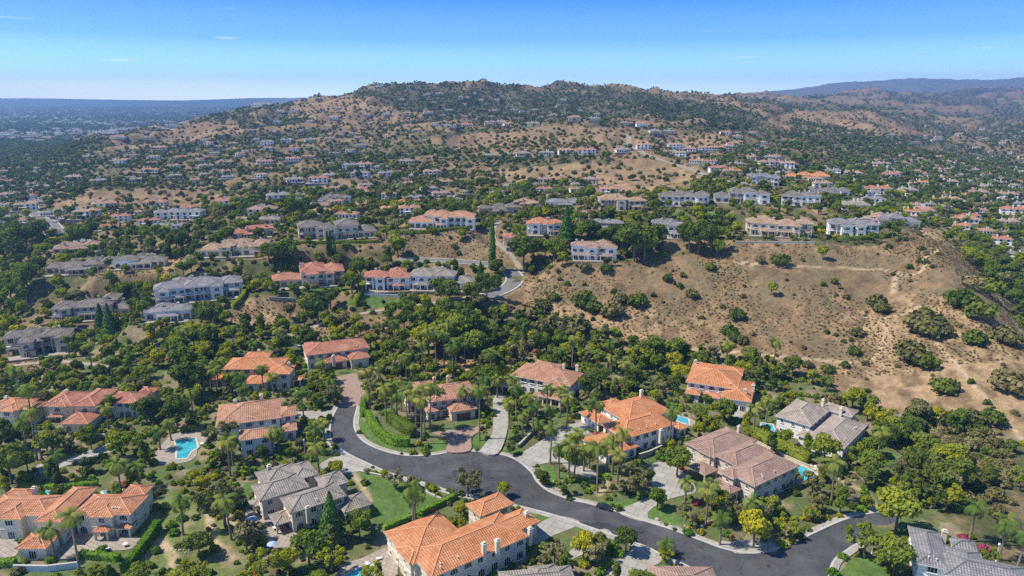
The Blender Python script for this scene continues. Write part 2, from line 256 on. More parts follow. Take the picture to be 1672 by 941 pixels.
# ------------------------------------------------------------------ mesh helpers
class MB:
    def __init__(s): s.v = []; s.f = []; s.m = []; s.uv = []
    def face(s, pts, m=0, uv=None):
        b = len(s.v); s.v += [tuple(p) for p in pts]; s.f.append(tuple(range(b, b + len(pts)))); s.m.append(m)
        s.uv += list(uv) if uv else [(p[0], p[1]) for p in pts]
    def box(s, x0, y0, z0, x1, y1, z1, m=0):
        a = [(x0,y0,z0),(x1,y0,z0),(x1,y1,z0),(x0,y1,z0),(x0,y0,z1),(x1,y0,z1),(x1,y1,z1),(x0,y1,z1)]
        for q, du, dv in (((0,1,5,4),0,2),((1,2,6,5),1,2),((2,3,7,6),0,2),((3,0,4,7),1,2),((4,5,6,7),0,1),((3,2,1,0),0,1)):
            s.face([a[i] for i in q], m, [(a[i][du], a[i][dv]) for i in q])
    def tube(s, a, b, r0, r1, n=6, m=0):
        a = Vector(a); b = Vector(b); d = (b - a).normalized(); u = d.orthogonal().normalized(); w_ = d.cross(u)
        ra = [a + (u * math.cos(2*math.pi*i/n) + w_ * math.sin(2*math.pi*i/n)) * r0 for i in range(n)]
        rb = [b + (u * math.cos(2*math.pi*i/n) + w_ * math.sin(2*math.pi*i/n)) * r1 for i in range(n)]
        for i in range(n):
            j = (i + 1) % n; s.face([ra[i], ra[j], rb[j], rb[i]], m)
        s.face(rb, m); s.face(ra[::-1], m)
    def mesh(s, name, mats):
        me = bpy.data.meshes.new(name); me.from_pydata(s.v, [], s.f)
        for m in mats: me.materials.append(m)
        me.polygons.foreach_set('material_index', s.m)
        uvl = me.uv_layers.new(name='UVMap'); uvl.data.foreach_set('uv', np.array(s.uv, dtype=np.float32).ravel()); me.update(); return me
    def obj(s, name, mats, parent=None, **k): return link(name, s.mesh(name, mats), parent, **k)
def link(name, data, parent=None, loc=None, rz=None):
    o = bpy.data.objects.new(name, data); COL.objects.link(o)
    if parent is not None: o.parent = parent
    if loc is not None: o.location = loc
    if rz is not None: o.rotation_euler = (0, 0, rz)
    return o
def tag(o, label=None, cat=None, group=None, kind=None):
    if label: o['label'] = label
    if cat: o['category'] = cat
    if group: o['group'] = group
    if kind: o['kind'] = kind
    return o
def npmesh(name, V, Fq, mats, attrs=None, smooth_=False):
    V = np.asarray(V, np.float32); Fq = np.asarray(Fq, np.int32); k = Fq.shape[1]
    me = bpy.data.meshes.new(name); me.vertices.add(len(V)); me.vertices.foreach_set('co', V.ravel())
    me.loops.add(Fq.size); me.loops.foreach_set('vertex_index', Fq.ravel())
    me.polygons.add(len(Fq)); me.polygons.foreach_set('loop_start', np.arange(0, Fq.size, k, dtype=np.int32)); me.polygons.foreach_set('loop_total', np.full(len(Fq), k, np.int32))
    for m in mats: me.materials.append(m)
    if attrs:
        for n_, (ty, dom, arr) in attrs.items():
            a = me.attributes.new(n_, ty, dom); a.data.foreach_set('color' if 'COLOR' in ty else 'value', np.asarray(arr, np.float32).ravel())
    me.update(calc_edges=True); me.validate()
    if smooth_: me.polygons.foreach_set('use_smooth', np.ones(len(Fq), bool))
    return me

# ------------------------------------------------------------------ materials
def mat(name, col, rough=0.8, var=0.12, scale=0.4, detail=None, spec=0.3, metal=0.0):
    m = bpy.data.materials.new(name); m.use_nodes = True; t = m.node_tree; b = t.nodes['Principled BSDF']
    b.inputs['Roughness'].default_value = rough; b.inputs['Specular IOR Level'].default_value = spec; b.inputs['Metallic'].default_value = metal
    g = N(t, 'ShaderNodeNewGeometry'); n = N(t, 'ShaderNodeTexNoise'); n.inputs['Scale'].default_value = scale; n.inputs['Detail'].default_value = 5; n.inputs['Roughness'].default_value = 0.65
    t.links.new(g.outputs['Position'], n.inputs['Vector'])
    r = N(t, 'ShaderNodeMapRange'); r.inputs[1].default_value = 0.3; r.inputs[2].default_value = 0.7; r.inputs[3].default_value = 1 - var; r.inputs[4].default_value = 1 + var; t.links.new(n.outputs[0], r.inputs[0])
    v = N(t, 'ShaderNodeVectorMath', operation='SCALE'); v.inputs[0].default_value = col; t.links.new(r.outputs[0], v.inputs['Scale']); t.links.new(v.outputs[0], b.inputs['Base Color'])
    return m
def math_(t, op, a, b=None, c=None):
    n = N(t, 'ShaderNodeMath', operation=op)
    for i, x in enumerate((a, b, c)):
        if x is None: continue
        if isinstance(x, (int, float)): n.inputs[i].default_value = x
        else: t.links.new(x, n.inputs[i])
    return n.outputs[0]
def roof_mat(name, c1, c2, pu=0.6, pv=0.7):
    m = bpy.data.materials.new(name); m.use_nodes = True; t = m.node_tree; b = t.nodes['Principled BSDF']; b.inputs['Roughness'].default_value = 0.8; b.inputs['Specular IOR Level'].default_value = 0.2
    uv = N(t, 'ShaderNodeUVMap'); s = N(t, 'ShaderNodeSeparateXYZ'); t.links.new(uv.outputs[0], s.inputs[0])
    fu = math_(t, 'FRACT', math_(t, 'DIVIDE', s.outputs[0], pu)); fv = math_(t, 'FRACT', math_(t, 'DIVIDE', s.outputs[1], pv))
    hu = math_(t, 'SINE', math_(t, 'MULTIPLY', fu, math.pi))                     # barrel profile
    hh = math_(t, 'MULTIPLY_ADD', math_(t, 'SUBTRACT', 1.0, fv), 0.55, hu)      # course step
    bp = N(t, 'ShaderNodeBump'); bp.inputs['Strength'].default_value = 1.0; bp.inputs['Distance'].default_value = 0.12; t.links.new(hh, bp.inputs['Height']); t.links.new(bp.outputs[0], b.inputs['Normal'])
    iu = math_(t, 'FLOOR', math_(t, 'DIVIDE', s.outputs[0], pu)); iv = math_(t, 'FLOOR', math_(t, 'DIVIDE', s.outputs[1], pv))
    cx = N(t, 'ShaderNodeCombineXYZ'); t.links.new(iu, cx.inputs[0]); t.links.new(iv, cx.inputs[1])
    wn = N(t, 'ShaderNodeTexWhiteNoise', noise_dimensions='2D'); t.links.new(cx.outputs[0], wn.inputs[0])
    g = N(t, 'ShaderNodeNewGeometry'); n = N(t, 'ShaderNodeTexNoise'); n.inputs['Scale'].default_value = 0.22; n.inputs['Detail'].default_value = 6; n.inputs['Roughness'].default_value = 0.7; t.links.new(g.outputs['Position'], n.inputs['Vector'])
    fac = math_(t, 'MULTIPLY_ADD', wn.outputs[0], 0.5, math_(t, 'MULTIPLY_ADD', n.outputs[0], 2.4, -0.98))
    mx = N(t, 'ShaderNodeMix', data_type='RGBA'); t.links.new(fac, mx.inputs[0]); mx.inputs[6].default_value = (*c1, 1); mx.inputs[7].default_value = (*c2, 1)
    gap = math_(t, 'MULTIPLY', math_(t, 'GREATER_THAN', fu, 0.12), math_(t, 'GREATER_THAN', fv, 0.12))   # dark pans and laps between tiles
    sc = N(t, 'ShaderNodeVectorMath', operation='SCALE'); t.links.new(mx.outputs[2], sc.inputs[0]); t.links.new(math_(t, 'MULTIPLY_ADD', gap, 0.58, 0.42), sc.inputs['Scale'])
    t.links.new(sc.outputs[0], b.inputs['Base Color']); return m
def leaf_mat(name, cols, transl=0.2):
    m = bpy.data.materials.new(name); m.use_nodes = True; t = m.node_tree; t.nodes.clear()
    oi = N(t, 'ShaderNodeObjectInfo'); at = N(t, 'ShaderNodeAttribute', attribute_name='tint')
    rp = N(t, 'ShaderNodeValToRGB'); rp.color_ramp.interpolation = 'LINEAR'
    e = rp.color_ramp.elements; e[0].color = (*cols[0], 1); e[0].position = 0; e[1].color = (*cols[-1], 1); e[1].position = 1
    for i, c in enumerate(cols[1:-1]): x = e.new((i + 1) / (len(cols) - 1)); x.color = (*c, 1)
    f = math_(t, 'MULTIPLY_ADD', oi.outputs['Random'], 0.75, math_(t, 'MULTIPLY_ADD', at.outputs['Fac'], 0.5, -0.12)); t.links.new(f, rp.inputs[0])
    d = N(t, 'ShaderNodeBsdfDiffuse'); tr = N(t, 'ShaderNodeBsdfTranslucent'); mx = N(t, 'ShaderNodeMixShader'); mx.inputs[0].default_value = transl
    t.links.new(rp.outputs[0], d.inputs[0]); t.links.new(rp.outputs[0], tr.inputs[0]); t.links.new(d.outputs[0], mx.inputs[1]); t.links.new(tr.outputs[0], mx.inputs[2])
    o = N(t, 'ShaderNodeOutputMaterial'); t.links.new(mx.outputs[0], o.inputs[0]); return m
M = {}
M['asphalt'] = mat('asphalt', (0.066, 0.067, 0.071), 0.9, 0.34, 0.16); M['kerb'] = mat('kerb', (0.42, 0.40, 0.36), 0.9, 0.12, 0.5)
M['conc'] = mat('driveway_concrete', (0.36, 0.34, 0.30), 0.9, 0.16, 0.25); M['brick'] = mat('brick_pavers', (0.36, 0.25, 0.20), 0.9, 0.22, 1.2)
M['patio'] = mat('patio_stone', (0.36, 0.31, 0.26), 0.9, 0.16, 0.5); M['lane'] = mat('lane_surface', (0.16, 0.155, 0.15), 0.9, 0.15, 0.1); M['track'] = mat('dirt_lane', (0.29, 0.245, 0.19), 0.95, 0.2, 0.2)
M['cream'] = mat('stucco_cream', (0.68, 0.59, 0.45), 0.9, 0.07); M['white'] = mat('stucco_white', (0.80, 0.78, 0.74), 0.9, 0.06)
M['tan'] = mat('stucco_tan', (0.58, 0.50, 0.40), 0.9, 0.08); M['bluegrey'] = mat('stucco_blue_grey', (0.60, 0.61, 0.64), 0.9, 0.06); M['sand'] = mat('stucco_sand', (0.64, 0.50, 0.37), 0.9, 0.07)
M['trim'] = mat('white_trim', (0.75, 0.73, 0.69), 0.7, 0.04); M['glass'] = mat('window_glass', (0.015, 0.022, 0.03), 0.12, 0.3, 0.5, spec=0.8)
M['dark'] = mat('dark_recess', (0.03, 0.028, 0.025), 0.7); M['wood'] = mat('brown_door', (0.17, 0.075, 0.045), 0.6); M['stone'] = mat('stone_wall', (0.34, 0.29, 0.23), 0.95, 0.25, 1.5)
M['iron'] = mat('dark_iron', (0.03, 0.028, 0.026), 0.5); M['bark'] = mat('bark', (0.16, 0.12, 0.09), 0.95, 0.25, 2); M['palmbark'] = mat('palm_bark', (0.24, 0.19, 0.14), 0.95, 0.25, 3)
M['water'] = mat('pool_water', (0.06, 0.38, 0.46), 0.06, 0.35, 0.35, spec=0.6); M['coping'] = mat('pool_coping', (0.52, 0.46, 0.38), 0.85)
def weather(m):
    "patched, cracked, tyre-polished asphalt"
    t = m.node_tree; b = t.nodes['Principled BSDF']; g = N(t, 'ShaderNodeNewGeometry'); v = N(t, 'ShaderNodeTexVoronoi', feature='DISTANCE_TO_EDGE'); v.inputs['Scale'].default_value = .13
    wv = N(t, 'ShaderNodeTexNoise'); wv.inputs['Scale'].default_value = .6; wv.inputs['Detail'].default_value = 4; t.links.new(g.outputs['Position'], wv.inputs[0]); ad = N(t, 'ShaderNodeVectorMath', operation='MULTIPLY_ADD'); t.links.new(wv.outputs['Color'], ad.inputs[0]); ad.inputs[1].default_value = (5, 5, 0); t.links.new(g.outputs['Position'], ad.inputs[2]); t.links.new(ad.outputs[0], v.inputs['Vector'])
    ck = math_(t, 'MULTIPLY_ADD', math_(t, 'GREATER_THAN', v.outputs['Distance'], .012), .4, .6)
    v2 = N(t, 'ShaderNodeTexVoronoi'); v2.inputs['Scale'].default_value = .045; v2.distance = 'CHEBYCHEV'; t.links.new(g.outputs['Position'], v2.inputs['Vector']); s2 = N(t, 'ShaderNodeSeparateXYZ'); t.links.new(v2.outputs['Color'], s2.inputs[0])
    pt_ = math_(t, 'MULTIPLY_ADD', s2.outputs[0], .28, .88)
    st = N(t, 'ShaderNodeTexNoise'); st.inputs['Scale'].default_value = .9; st.inputs['Detail'].default_value = 6; t.links.new(g.outputs['Position'], st.inputs[0]); sr = N(t, 'ShaderNodeMapRange'); sr.inputs[1].default_value = .6; sr.inputs[2].default_value = .72; sr.inputs[3].default_value = 1; sr.inputs[4].default_value = .72; t.links.new(st.outputs[0], sr.inputs[0])
    src = b.inputs['Base Color'].links[0].from_socket; sc_ = N(t, 'ShaderNodeVectorMath', operation='SCALE'); t.links.new(src, sc_.inputs[0]); t.links.new(math_(t, 'MULTIPLY', math_(t, 'MULTIPLY', ck, pt_), sr.outputs[0]), sc_.inputs['Scale']); t.links.new(sc_.outputs[0], b.inputs['Base Color'])
weather(M['asphalt'])
def paved(m, sx_, sy_, joint):
    t = m.node_tree; b = t.nodes['Principled BSDF']; g = N(t, 'ShaderNodeNewGeometry'); mp_ = N(t, 'ShaderNodeMapping'); mp_.inputs['Rotation'].default_value = (0, 0, .5); t.links.new(g.outputs['Position'], mp_.inputs[0])
    br = N(t, 'ShaderNodeTexBrick'); br.inputs['Scale'].default_value = 1; br.inputs['Brick Width'].default_value = sx_; br.inputs['Row Height'].default_value = sy_; br.inputs['Mortar Size'].default_value = joint
    br.inputs['Color1'].default_value = (1, 1, 1, 1); br.inputs['Color2'].default_value = (.84, .84, .84, 1); br.inputs['Mortar'].default_value = (.55, .53, .5, 1); t.links.new(mp_.outputs[0], br.inputs['Vector'])
    src = b.inputs['Base Color'].links[0].from_socket; mu = N(t, 'ShaderNodeMix', data_type='RGBA', blend_type='MULTIPLY'); mu.inputs[0].default_value = 1; t.links.new(src, mu.inputs[6]); t.links.new(br.outputs[0], mu.inputs[7]); t.links.new(mu.outputs[2], b.inputs['Base Color'])
paved(M['conc'], 3.2, 3.2, .09); paved(M['brick'], 1.0, .55, .06); paved(M['patio'], 1.3, 1.3, .07)
t = M['water'].node_tree; nb_ = N(t, 'ShaderNodeTexNoise'); nb_.inputs['Scale'].default_value = 1.6; gg = N(t, 'ShaderNodeNewGeometry'); t.links.new(gg.outputs['Position'], nb_.inputs[0]); bb = N(t, 'ShaderNodeBump'); bb.inputs['Distance'].default_value = .25; t.links.new(nb_.outputs[0], bb.inputs['Height']); t.links.new(bb.outputs[0], t.nodes['Principled BSDF'].inputs['Normal'])
M['terra'] = roof_mat('terracotta_roof', (0.37, 0.145, 0.07), (0.61, 0.30, 0.165)); M['red'] = roof_mat('red_tile_roof', (0.32, 0.115, 0.07), (0.54, 0.26, 0.18))
M['orange'] = roof_mat('orange_tile_roof', (0.45, 0.165, 0.065), (0.66, 0.31, 0.15)); M['faded'] = roof_mat('faded_terracotta_roof', (0.34, 0.165, 0.095), (0.56, 0.32, 0.21))
M['brown'] = roof_mat('brown_tile_roof', (0.26, 0.165, 0.13), (0.45, 0.31, 0.25)); M['grey'] = roof_mat('grey_brown_roof', (0.20, 0.175, 0.15), (0.40, 0.355, 0.305))
M['slate'] = roof_mat('slate_grey_roof', (0.17, 0.165, 0.17), (0.33, 0.31, 0.32)); M['tanroof'] = roof_mat('tan_tile_roof', (0.30, 0.19, 0.12), (0.50, 0.35, 0.25))
M['beige'] = roof_mat('beige_grey_roof', (0.27, 0.225, 0.185), (0.48, 0.41, 0.345)); M['darkgrey'] = roof_mat('dark_grey_brown_roof', (0.13, 0.115, 0.10), (0.28, 0.25, 0.22))
CAPS = {}
for k_, c_ in dict(terra=(0.58,0.29,0.17), red=(0.55,0.27,0.2), orange=(0.64,0.32,0.16), faded=(0.46,0.29,0.2), brown=(0.36,0.25,0.2), grey=(0.22,0.19,0.165), darkgrey=(.18,.16,.14), beige=(.42,.36,.31), slate=(0.15,0.15,0.16), tanroof=(0.42,0.3,0.22)).items():
    CAPS[k_] = mat(k_ + '_ridge_tiles', c_, 0.85, 0.15, 0.8)
LM = dict(oak=leaf_mat('foliage_dark_green', [(0.065,0.098,0.023),(0.104,0.143,0.029),(0.182,0.215,0.039)], 0.25),
 mid=leaf_mat('foliage_mid_green', [(0.111,0.163,0.026),(0.182,0.240,0.033),(0.325,0.351,0.039)], 0.3),
 lime=leaf_mat('foliage_yellow_green', [(0.19,0.24,0.018),(0.31,0.33,0.02),(0.46,0.42,0.03)], 0.3),
 olive=leaf_mat('foliage_olive', [(0.143,0.150,0.058),(0.221,0.208,0.085),(0.325,0.280,0.130)], 0.2),
 dry=leaf_mat('brush_dry_olive', [(0.091,0.098,0.033),(0.169,0.156,0.058),(0.299,0.234,0.117)], 0.1),
 conifer=leaf_mat('foliage_conifer', [(0.046,0.098,0.026),(0.078,0.156,0.033),(0.130,0.221,0.046)], 0.15),
 palm=leaf_mat('palm_fronds', [(0.078,0.130,0.029),(0.150,0.215,0.042),(0.338,0.325,0.072)], 0.25),
 hedge=leaf_mat('hedge_leaves', [(0.091,0.182,0.019),(0.143,0.260,0.026),(0.221,0.338,0.039)], 0.25),
 straw=leaf_mat('dry_tufts', [(0.17,0.12,0.07),(0.29,0.21,0.12),(0.42,0.32,0.185)], 0.1),
 bloom=leaf_mat('flowering', [(0.35,0.06,0.16),(0.45,0.12,0.10),(0.5,0.3,0.06)], 0.2))

# ------------------------------------------------------------------ house specifications
# near: frame edge (two photo points of one eave), wings (kind, eave height, corner points seen in the photo on the eave plane)
NEAR = [
 dict(n='terracotta_villa', lab='barrel tiled terracotta villa with long hedge and gatehouse at lower left', roof='terra', wall='cream', ref=A1((135,690),(415,690)), base=A1((600,700)), grp='houses',
  w=[('m',6.2,A1((640,388),(1195,365),(1285,205))),('b',6.2,A1((815,405),(1010,412),(960,240))),('m',6.5,A1((1090,207),(1300,212),(1335,122))),('m',6.8,A1((300,455),(560,440),(760,140))),
     ('m',6.2,A1((-200,400),(430,395),(480,215))),('b',6.3,A1((-40,415),(185,432),(200,260))),('b',3.4,A1((132,695),(415,690),(500,560))),('m',5.2,A1((20,228),(270,222),(320,155))),
     ('p',3.1,A1((830,520),(990,520),(985,480))),('p',3.1,A1((1020,500),(1200,480),(1195,440)))], ch=A1((300,130),)),
 dict(n='red_roofed_villa', lab='red and orange tiled villa with front pavilion on the left behind tall palms', roof='red', wall='cream', ref=B9((570,545),(850,545)), base=B9((700,600)),
  w=[('m',6.2,B9((390,372),(700,365),(860,232))),('b',6.3,B9((440,378),(640,372),(600,280))),('m',6.8,B9((690,372),(950,345),(1045,205))),('b',3.4,B9((572,545),(850,540),(850,430))),
     ('m',6.0,B9((980,345),(1320,345),(1310,235))),('b',6.1,B9((1150,345),(1270,345),(1260,270))),('m',5.5,B9((1300,260),(1460,255),(1500,190))),('p',3.1,B9((440,470),(600,470),(600,430)))], ch=B9((640,235),)),
 dict(n='red_roofed_villa', lab='orange tiled house cut by the left edge behind palms', roof='terra', wall='cream', ref=B9((0,420),(130,425)), base=B9((100,500)),
  w=[('m',6.0,B9((-150,400),(190,400),(180,290))),('b',6.1,B9((-20,415),(125,425),(180,330))),('m',5.6,B9((190,402),(330,400),(320,325))),('p',3.2,B9((180,505),(280,510),(270,480)))], ch=B9((60,290),)),
 dict(n='grey_roofed_house', lab='large grey tiled house with stone patio beside the green lawn and conifer', roof='grey', wall='tan', ref=C2((500,615),(975,465)), base=C2((520,780)),
  w=[('m',6.2,C2((340,490),(500,615),(975,468))),('m',6.3,C2((60,372),(225,497),(520,250))),('m',6.1,C2((130,300),(350,350),(440,150))),('m',6.0,C2((700,330),(1000,335),(870,235))),
     ('m',6.1,C2((400,220),(600,290),(600,130))),('p',3.2,C2((215,640),(320,745),(480,690))),('p',3.2,C2((55,495),(130,560),(160,520))),('m',3.4,C2((930,600),(1220,548),(1060,450)))], ch=C2((600,560),(232,190))),
 dict(n='salmon_roofed_house', lab='pinkish terracotta house with angled wings left of the street bend', roof='faded', wall='white', ref=D4((270,752),(500,720)), base=D4((400,840)),
  w=[('m',6.2,D4((65,590),(560,575),(400,440))),('b',6.2,D4((65,590),(160,640),(240,580))),('m',6.3,D4((235,748),(510,715),(500,640))),('m',6.0,D4((545,572),(670,550),(670,480))),('m',3.4,D4((570,685),(680,645),(600,620))),('p',3.2,D4((20,700),(120,700),(100,660)))], ch=D4((210,470),(410,430))),
 dict(n='orange_roofed_house', lab='orange tiled house with stout end chimney behind the pinkish terracotta house', roof='orange', wall='cream', ref=D4((270,315),(450,312)), base=D4((350,360)),
  w=[('m',6.2,D4((115,195),(500,200),(620,112))),('b',6.3,D4((450,240),(625,240),(620,170))),('b',3.4,D4((270,315),(455,312),(440,250))),('b',3.3,D4((30,283),(140,272),(130,240))),('m',6.6,D4((270,112),(470,100),(440,72))),('p',3.2,D4((640,285),(710,280),(710,250)))], ch=D4((620,160),(390,60))),
 dict(n='red_roofed_house', lab='coral red tiled house with brown garage at the head of the brick lane', roof='red', wall='cream', ref=D4((905,155),(1075,132)), base=D4((1000,215)),
  w=[('m',6.3,D4((735,52),(1140,48),(1190,-40))),('b',6.3,D4((760,60),(860,62),(850,-10))),('b',6.3,D4((970,62),(1100,50),(1070,-10))),('g',3.4,D4((890,150),(1075,132),(1050,85))),('b',4.2,D4((1090,132),(1240,108),(1210,65)))], ch=D4((960,90),)),
 dict(n='palm_fronted_house', lab='terracotta house behind a row of tall palms with brick forecourt', roof='faded', wall='sand', ref=G5((500,435),(720,402)), base=G5((600,510)),
  w=[('m',6.2,G5((290,312),(640,305),(650,165))),('b',6.3,G5((370,318),(530,316),(500,230))),('m',6.0,G5((110,275),(330,285),(330,160))),('g',3.6,G5((500,437),(725,403),(660,340))),('b',3.4,G5((290,425),(385,425),(370,385))),('p',3.2,G5((390,400),(490,395),(480,370)))], ch=G5((480,150),(360,130))),
 dict(n='terracotta_house', lab='white walled terracotta house uphill at the end of the grey driveway', roof='faded', wall='white', ref=G5((1010,122),(1500,212)), base=G5((1200,330)),
  w=[('m',6.2,G5((1010,120),(1500,210),(1640,100))),('m',6.5,G5((1170,50),(1400,80),(1400,20))),('g',3.4,G5((925,200),(1040,220),(1060,150))),('b',6.3,G5((1290,200),(1450,225),(1420,140))),('p',3.2,G5((1200,280),(1440,330),(1440,290)))], ch=G5((1465,20),(1580,60))),
 dict(n='orange_roofed_house', lab='broad orange tiled house with white chimney beyond the curved concrete drive', roof='orange', wall='white', ref=I6((990,472),(1240,398)), base=I6((980,620)),
  w=[('m',6.2,I6((565,405),(990,472),(1240,400))),('m',6.3,I6((650,300),(1205,285),(900,150))),('b',6.1,I6((545,205),(650,260),(700,175))),('m',3.4,I6((400,530),(540,640),(830,625),(800,540))),('g',3.4,I6((365,295),(540,400),(600,330))),('m',3.3,I6((1230,430),(1295,430),(1280,400)))], ch=I6((1105,440),(925,130))),
 dict(n='orange_roofed_house', lab='bright orange tiled house with white walls at the foot of the dry hill', roof='orange', wall='white', ref=K7((270,277),(440,302)), base=K7((350,340)),
  w=[('m',6.3,K7((70,187),(370,225),(350,130))),('m',6.4,K7((100,108),(230,130),(400,112))),('m',4.6,K7((268,277),(442,302),(462,190))),('p',3.3,K7((165,265),(265,280),(270,250))),('b',3.3,K7((65,250),(150,258),(150,240)))], ch=K7((125,70),(410,215),(455,190))),
 dict(n='brown_roofed_house', lab='dusty brown tiled house with gabled front beside its turquoise pool', roof='brown', wall='tan', ref=K7((460,782),(715,662)), base=K7((460,870)),
  w=[('m',6.3,K7((300,690),(460,782),(715,664))),('m',6.2,K7((75,530),(210,608),(470,520))),('m',6.4,K7((250,600),(350,662),(560,580))),('b',6.3,K7((262,700),(345,740),(400,700))),('b',6.2,K7((135,575),(210,612),(260,590))),('p',3.4,K7((80,660),(180,718),(240,670))),('m',3.3,K7((200,760),(330,822),(370,790)))], ch=K7((372,450),)),
 dict(n='greyish_roofed_house', lab='white walled house with grey brown tiles and two white chimneys below the dry slope', roof='beige', wall='white', ref=K7((985,547),(1080,452)), base=K7((970,640)),
  w=[('m',4.6,K7((760,500),(985,547),(1085,452),(930,380))),('m',6.2,K7((600,362),(780,440),(850,330))),('m',6.2,K7((850,330),(1015,385),(900,310))),('m',3.3,K7((700,490),(820,520),(830,470)))], ch=K7((850,300),(955,335))),
 dict(n='slate_roofed_house', lab='slate grey tiled house with square white chimney at lower right corner', roof='slate', wall='white', ref=M8((672,797),(980,862)), base=M8((800,960)),
  w=[('m',6.2,M8((590,455),(672,797),(985,865))),('m',6.1,M8((985,575),(1215,620),(1230,665))),('m',6.3,M8((940,905),(1750,960),(1700,850))),('m',6.1,M8((940,640),(1300,800),(1000,870)))], ch=M8((935,480),)),
 dict(n='orange_roofed_house', lab='largest orange barrel tiled house with courtyard and pale chimneys at bottom centre', roof='orange', wall='cream', ref=N3((630,850),(1460,492)), base=N3((1000,950)),
  w=[('m',6.2,N3((630,850),(1460,492),(300,620))),('m',6.1,N3((100,458),(470,720),(640,290))),('m',6.3,N3((870,197),(1290,165),(1010,310))),('m',5.9,N3((1020,400),(1400,230),(1460,400))),('b',6.2,N3((215,615),(380,735),(480,640)))], ch=N3((1165,560),(1475,400),(1440,260),(1040,590))),
 dict(n='grey_roofed_bungalow', lab='pale grey brown roof cut by the bottom edge beside the largest orange roof', roof='grey', wall='tan', ref=N3((1150,960),(1900,890)), base=N3((1300,1100)),
  w=[('m',4.4,N3((1200,960),(1900,960),(1850,770))),('m',4.6,N3((1480,880),(1750,880),(1700,760)))], ch=N3((1560,830),)),
 dict(n='brown_roofed_bungalow', lab='brown roof tip at the bottom edge beside the curved asphalt street', roof='brown', wall='tan', ref=Z3((660,960),(900,965)), base=Z3((780,1050)),
  w=[('m',4.6,Z3((668,905),(895,905),(895,1040),(668,1040)))], ch=[]),
]
# mid distance: px, base py, width px, yaw deg, roof, wall, storeys, label, name
MID = [
 (62,578,96,6,'darkgrey','tan',2,'tan stone mansion with grey roof lowest of the left hillside group'),
 (150,520,112,8,'darkgrey','tan',2,'grey roofed tan mansion with arched upper window above the lowest one'),
 (133,446,105,12,'darkgrey','tan',1,'long low brown grey ranch house above the dry terraces'),
 (228,437,76,0,'darkgrey','white',1,'grey hipped house with white porch right of the long ranch house'),
 (328,490,132,6,'slate','bluegrey',2,'large blue grey mansion with slate roof and small green lawn'),
 (274,523,72,0,'slate','white',1,'small white pavilion house with domed cap and curved terrace'),
 (382,418,104,8,'tanroof','cream',1.5,'beige tiled house with glazed veranda above the blue grey mansion'),
 (505,467,112,0,'red','tan',2,'red tiled mansion with garage wing and walled green terrace'),
 (553,390,134,4,'darkgrey','tan',2,'long grey brown double mansion above the cypress trio'),
 (634,473,74,0,'red','white',2,'red tiled half of the double mansion with pool terrace'),
 (719,473,104,0,'grey','white',2,'grey roofed half of the double mansion with long white balcony'),
 (720,374,108,2,'faded','white',2,'white mansion with red brown tiles above the terraced dry slope'),
 (815,350,66,0,'darkgrey','tan',1,'low grey roofed house right of the white red brown tiled mansion'),
 (888,384,56,0,'terra','white',2,'terracotta and white house beside the dark pointed conifer'),
 (838,402,30,0,'red','cream',1,'small red roofed cottage beside the hill road'),
 (968,424,70,4,'brown','white',2,'white arched villa with dark brown roof on the dry slope brow'),
 (1018,344,74,2,'tanroof','cream',2,'tan roofed cream mansion left of the pair of white mansions'),
 (985,378,66,0,'slate','tan',1,'green grey roof half hidden behind dark trees'),
 (1116,337,78,3,'darkgrey','white',2,'white mansion with grey roof on the ridge row'),
 (1092,388,58,0,'slate','white',2,'white two storey house between two dark tree clumps'),
 (1210,332,84,3,'darkgrey','white',2,'widest white mansion of the ridge row with many chimneys'),
 (1272,386,100,6,'tanroof','cream',2,'cream mansion with peach roof on the brow of the dry hill'),
 (1246,303,50,2,'slate','bluegrey',2,'dark blue grey roofed house above the widest white mansion'),
 (1307,337,58,0,'darkgrey','white',2,'grey roofed house with white decks right of the widest white mansion'),
 (1355,320,60,4,'darkgrey','white',1,'pale grey roofed house with white chimney above the round lawn'),
 (1393,387,74,8,'slate','white',2,'white house with slate roof behind the long clipped hedge'),
 (1467,372,66,8,'slate','tan',1.5,'purple grey roofed house at the end of the ridge near the spur'),
 (1318,294,66,0,'orange','cream',1,'long low orange roof above the ridge row'),
 (413,388,66,0,'red','sand',1,'salmon roofed bungalow behind the beige tiled house'),
 (126,412,64,0,'brown','tan',1,'brown grey bungalow among dark trees above the ranch house'),
 (920,339,60,0,'slate','white',1,'dark hipped roof with white arches above the dark conifer'),
 (858,338,40,0,'tanroof','sand',1,'round tan roofed house beside the dark hipped roof'),
 (545,333,50,0,'darkgrey','white',1.5,'white grey roofed house in the valley above the long double mansion'),
 (1432,366,38,0,'tanroof','white',1,'pale low house behind the slate roofed white house'),
]
FARROW = []
